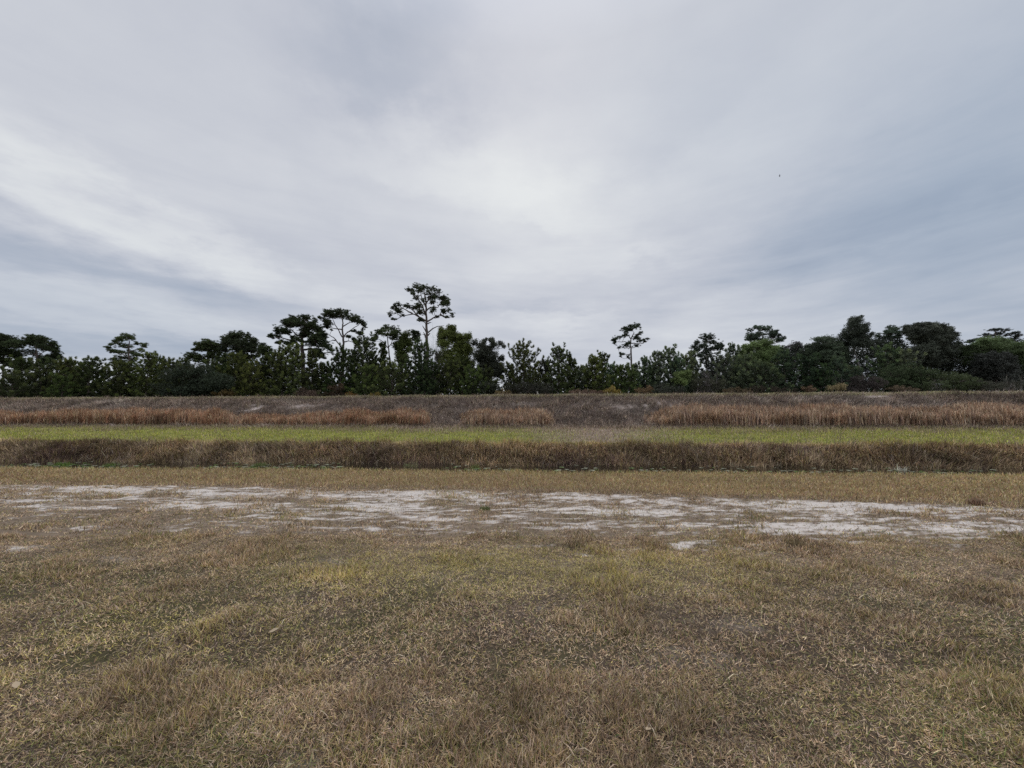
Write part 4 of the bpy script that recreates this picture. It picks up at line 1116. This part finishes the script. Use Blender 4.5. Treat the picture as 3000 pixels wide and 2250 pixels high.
bush('wide grey-green bush beneath the open young pine right of the gap', [(1500, 1140, 34, 20), (1545, 1140, 40, 22), (1590, 1138, 34, 24)], 44.5, (.062, .062, .048))
bush('brown-pink low brush left of the yellow bush', [(1690, 1152, 22, 9), (1725, 1150, 24, 10), (1755, 1152, 18, 9)], 43.5, (.2, .13, .095))
bush('golden yellow bush below the airy young pine', [(1790, 1142, 18, 12), (1805, 1148, 14, 8), (1778, 1150, 12, 8)], 43.5, (.32, .24, .07))
bush('tan tall-grass clump right of the slim lone pine', [(1880, 1145, 20, 11), (1900, 1142, 14, 10)], 43.5, (.27, .18, .1))
bush('low grey-green brush left of the grey bare shrub', [(1935, 1142, 34, 18), (1975, 1145, 34, 14)], 44, (.07, .075, .055))
twiggy('large grey leafless shrub in front of the rounded open pine', 2078, 1090, 52, 44.5, (.17, .15, .145), n=420)
bush('olive leaves around the base of the grey leafless shrub', [(2050, 1128, 34, 20), (2100, 1130, 36, 20), (2080, 1145, 50, 12)], 45.3, (.085, .088, .055))
bush('orange-tan low shrub left of the bright green tree', [(2155, 1142, 20, 9), (2130, 1146, 16, 7), (2190, 1146, 20, 7)], 43, (.2, .15, .09))
bush('brown brush below the bright green tree', [(2215, 1140, 26, 10), (2260, 1143, 30, 9), (2310, 1143, 26, 9)], 43.5, (.12, .095, .07))
bush('pale orange dry brush under the bright young pine', [(2370, 1140, 20, 9)], 42.8, (.3, .2, .13))
bush('straw-coloured tall grass clump at the foot of the dark oaks', [(2440, 1136, 16, 10), (2465, 1134, 16, 11), (2450, 1142, 24, 7)], 42.5, (.36, .29, .16))
bush('brown leafless brush under the leaning pale trunk', [(2520, 1120, 34, 24), (2560, 1125, 30, 22), (2500, 1140, 30, 12)], 44, (.085, .07, .065))
bush('rusty orange low shrub left of the green mounds', [(2630, 1138, 26, 8), (2660, 1142, 24, 6)], 42.5, (.2, .15, .10))
bush('domed green bush in front of the massive purplish oak', [(2620, 1095, 36, 26), (2660, 1085, 34, 22), (2700, 1095, 40, 22), (2610, 1120, 40, 18), (2680, 1115, 50, 20), (2650, 1130, 60, 14)], 45, (.085, .115, .055))
bush('light green spreading bush right of the domed green bush', [(2760, 1105, 40, 18), (2800, 1112, 40, 20), (2730, 1130, 40, 16), (2790, 1135, 50, 14), (2840, 1125, 36, 18)], 44, (.10, .125, .06))
bush('grey-green scrub under the dark purple tree', [(2870, 1130, 36, 16), (2920, 1135, 36, 14), (2970, 1130, 36, 16)], 44, (.09, .09, .065))
twiggy('pale bare twiggy shrub at the right edge of the levee', 2955, 1100, 40, 43, (.24, .22, .19), n=160)
twiggy('pale bare forked shrub in front of the green bushes', 2745, 1110, 22, 42.8, (.24, .22, .19), n=100)
twiggy('thin upright bare stems left of the leaning pale trunk', 2452, 1100, 24, 43.5, (.2, .17, .16), n=90)
twiggy('bare grey twigs beside the two-peaked leafy tree', 1283, 965, 34, 50, (.2, .18, .17), n=150)

# ---- dark understorey that reads as one mass ------------------------
n = 15000
px = np.where(rng.random(n) < .36, rng.uniform(2150, 3200, n), rng.uniform(-150, 3150, n))
Yu = rng.uniform(53, 61, n)
_u = [(-200, 1095), (0, 1100), (100, 1108), (200, 1082), (270, 1084), (312, 1112), (350, 1080), (450, 1075), (540, 1072), (700, 1050), (760, 1062), (850, 1056), (930, 1078), (962, 1106), (1010, 1070),
      (1100, 1066), (1250, 1056), (1400, 1048), (1455, 1090), (1480, 1135), (1502, 1105), (1540, 1070), (1640, 1080), (1750, 1084), (1850, 1096), (1960, 1084), (2080, 1068), (2150, 1048), (2250, 1015),
      (2400, 1010), (2450, 1000), (2560, 985), (2640, 990), (2720, 1005), (2800, 1000), (2900, 1005), (3200, 1005)]
lim = np.interp(px, [q[0] for q in _u], [q[1] for q in _u]) + 22 * (fbm(px * .03, px * 0 + 2, 3, 81) - .5) * 2 + np.where(px < 2150, 26, 12)
frac = rng.random(n)
C = []; K = []
for a, Y, l, f in zip(px, Yu, lim, frac):
    t_ = at(a, l, Y)
    if 1462 < a < 1500 and f > .6: f *= .6
    zb = .7
    C.append((t_[0], Y, zb + (t_[2] - zb) * f))
    low = 1 if f < .30 else 0
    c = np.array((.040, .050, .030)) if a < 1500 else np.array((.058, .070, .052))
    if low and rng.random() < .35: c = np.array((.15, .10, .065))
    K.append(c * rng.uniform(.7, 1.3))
C = np.array(C)
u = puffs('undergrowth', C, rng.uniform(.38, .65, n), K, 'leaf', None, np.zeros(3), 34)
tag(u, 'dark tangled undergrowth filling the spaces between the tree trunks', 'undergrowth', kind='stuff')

# far wood on the horizon beyond the thicket
n = 6500
x = rng.uniform(-260, 240, n); yv = rng.uniform(110, 135, n)
hmax = 4 + 5 * fbm(x * .05, x * 0, 4, 88)
C = np.stack([x, yv, rng.uniform(0, 1, n) * hmax], 1)
u = puffs('far_woods', C, rng.uniform(1.0, 1.8, n), np.array((.06, .075, .06)) * rng.uniform(.7, 1.2, (n, 1)), 'leaf', None, np.zeros(3), 24)
tag(u, 'far-off low woods glimpsed through gaps behind the pines', 'woods', kind='stuff')

# ================================================================== small things
def clump(label, px, py, H, spread, n, cols, name='grass_tuft', W=(.008, .016), lean=.5):
    # on the ground seen at that pixel
    Y = 3.0
    for Yq in np.arange(2, 30, .02):
        p = at(px, py, Yq)
        if p[2] <= max(gz(float(p[0]), Yq), WZ): Y = Yq; break
    p = at(px, py, Y); x0 = float(p[0]); z0 = max(gz(x0, Y), WZ - .05)
    P = np.stack([np.clip(rng.normal(0, spread, n), -1.5 * spread, 1.5 * spread), np.clip(rng.normal(0, spread, n), -1.5 * spread, 1.5 * spread), np.full(n, -.01)], 1)
    o = blades(name, P, rng.uniform(.5, 1.1, n) * H, rng.uniform(*W, n), np.abs(rng.normal(lean, .3, n)), pick(n, cols, np.ones(len(cols))), M_grass)
    o.location = (x0, Y, z0)
    tag(o, label, 'grass tuft')
    return o


clump('bright green tuft in the ditch water at the left end', 182, 1364, .26, .13, 200, [(.12, .22, .04), (.18, .26, .06)])
clump('small green tuft at the ditch edge right of the bright one', 325, 1365, .22, .12, 220, [(.12, .2, .04), (.16, .2, .06)])
clump('green tuft at the ditch edge under the dark vine bank', 762, 1366, .28, .16, 260, [(.12, .18, .05), (.18, .2, .08)])
clump('pale yellow-green weed standing at the ditch edge near mid photo', 1392, 1372, .26, .10, 160, [(.26, .27, .1), (.18, .2, .07)], lean=.3)
clump('thin pale reed shoots standing at the ditch edge left of centre', 1205, 1368, .34, .18, 60, [(.3, .28, .16), (.22, .22, .1)], lean=.12)
clump('whitish curled dry reed leaves at the ditch edge on the right', 2640, 1378, .34, .09, 36, [(.62, .6, .5)], W=(.02, .03), lean=.8)
clump('reddish brown weed tuft standing on the sand at the right', 2860, 1480, .16, .06, 120, [(.2, .12, .08), (.28, .2, .13)], lean=.35)
clump('brown seedhead tuft at the near sand edge right of centre', 2330, 1600, .13, .06, 120, [(.22, .17, .1), (.32, .26, .15)], lean=.45)
clump('green weed sprouting from the bare sand at centre', 1420, 1495, .10, .05, 130, [(.13, .17, .06), (.2, .2, .09)], lean=.7)

def litter(label, px, py, L):
    Y = 1.5
    for Yq in np.arange(1.2, 8, .01):
        p = at(px, py, Yq)
        if p[2] <= gz(float(p[0]), Yq) + .02: Y = Yq; break
    v = []; nn_ = 7
    for i in range(nn_):
        t = i / (nn_ - 1); w = .28 * L * math.sin(math.pi * min(t * 1.02 + .02, 1)) ** .8
        v += [(-w, (t - .5) * L, .25 * w + .05 * L * (t - .5) ** 2 * 4), (0, (t - .5) * L, .03 * L), (w, (t - .5) * L, .30 * w + .04 * L)]
    f = []; st_ = []
    for i in range(nn_ - 1):
        for q in range(2):
            st_.append(len(f)); f += [3 * i + q, 3 * i + q + 1, 3 * i + q + 4, 3 * i + q + 3]
    o = mesh_obj('dry_leaf', v, f, st_, M_leaf, np.array([(.5, .4, .28)] * len(v)), smooth=True)
    o.location = (float(p[0]), Y, gz(float(p[0]), Y) + .03); o.rotation_euler = (.3, .25, px)
    tag(o, label, 'leaf')


litter('pale tan fallen leaf on the lawn near the left edge', 45, 2012, .06)
litter('curled tan fallen leaf lying in the middle of the lawn left of centre', 803, 1853, .07)
litter('small pale dry leaf on the dark grass at the bottom right', 1900, 2145, .05)

# pale wooden post at the tree line by the mid gap
e, org = root('wooden_post', 'small pale wooden post at the tree line just right of the mid-photo gap', 'post', float(at(1574, 1150, 40.5)[0]), 40.5)
tb = TubeB(); hz = at(1574, 1147, 40.5)[2] - org[2]
tb.tube([(org[0], org[1], org[2] - .1), (org[0] + .02, org[1], org[2] + hz)], [.07, .065], 8)
M_post = bark_mat('weathered_post', (.4, .37, .33), (.6, .57, .52))
tb.build('post', M_post, e, org)
tb = TubeB(); tb.tube([(org[0] - .04, org[1], org[2] + hz * .99), (org[0] + .35, org[1], org[2] + hz * .82)], [.04, .03], 6)
tb.build('brace', M_post, e, org)

# distant bird
bp = at(2284, 515, 60)
M_bird = bpy.data.materials.new('bird_plumage'); M_bird.use_nodes = True
bb = M_bird.node_tree.nodes['Principled BSDF']; bb.inputs['Roughness'].default_value = .8
nn = M_bird.node_tree.nodes.new('ShaderNodeTexNoise'); nn.inputs['Scale'].default_value = 30
rp = M_bird.node_tree.nodes.new('ShaderNodeValToRGB'); rp.color_ramp.elements[0].color = (.02, .02, .025, 1); rp.color_ramp.elements[1].color = (.05, .045, .05, 1)
M_bird.node_tree.links.new(nn.outputs['Fac'], rp.inputs[0]); M_bird.node_tree.links.new(rp.outputs[0], bb.inputs['Base Color'])
tb = TubeB()
tb.tube([(-.02, -.22, 0), (0, -.16, .02), (0, -.05, 0), (0, .08, 0), (0, .2, .01), (0, .3, .01)], [.008, .03, .05, .045, .02, .035], 8)
v = [np.asarray(q) for q in tb.v]; f = list(tb.f); s_ = list(tb.s)
for sg in (-1, 1):
    b0 = len(v)
    for (xx, yy, zz_) in ((.03, -.08, .02), (.2, -.12, .12), (.42, .0, .10), (.22, .06, .11), (.03, .1, .02)):
        v.append(np.array([sg * xx, yy, zz_ + .006])); v.append(np.array([sg * xx, yy, zz_ - .006]))
    s_.append(len(f)); f += [b0 + 2 * i for i in range(5)]
    s_.append(len(f)); f += [b0 + 2 * i + 1 for i in range(4, -1, -1)]
    for i in range(5):
        j = (i + 1) % 5
        s_.append(len(f)); f += [b0 + 2 * i, b0 + 2 * i + 1, b0 + 2 * j + 1, b0 + 2 * j]
o = mesh_obj('bird', v, f, s_, M_bird, smooth=False)
o.location = tuple(bp); o.rotation_euler = (rad(20), rad(50), rad(60)); o.scale = (.55,) * 3
tag(o, 'tiny dark bird flying high in the sky at the right', 'bird')
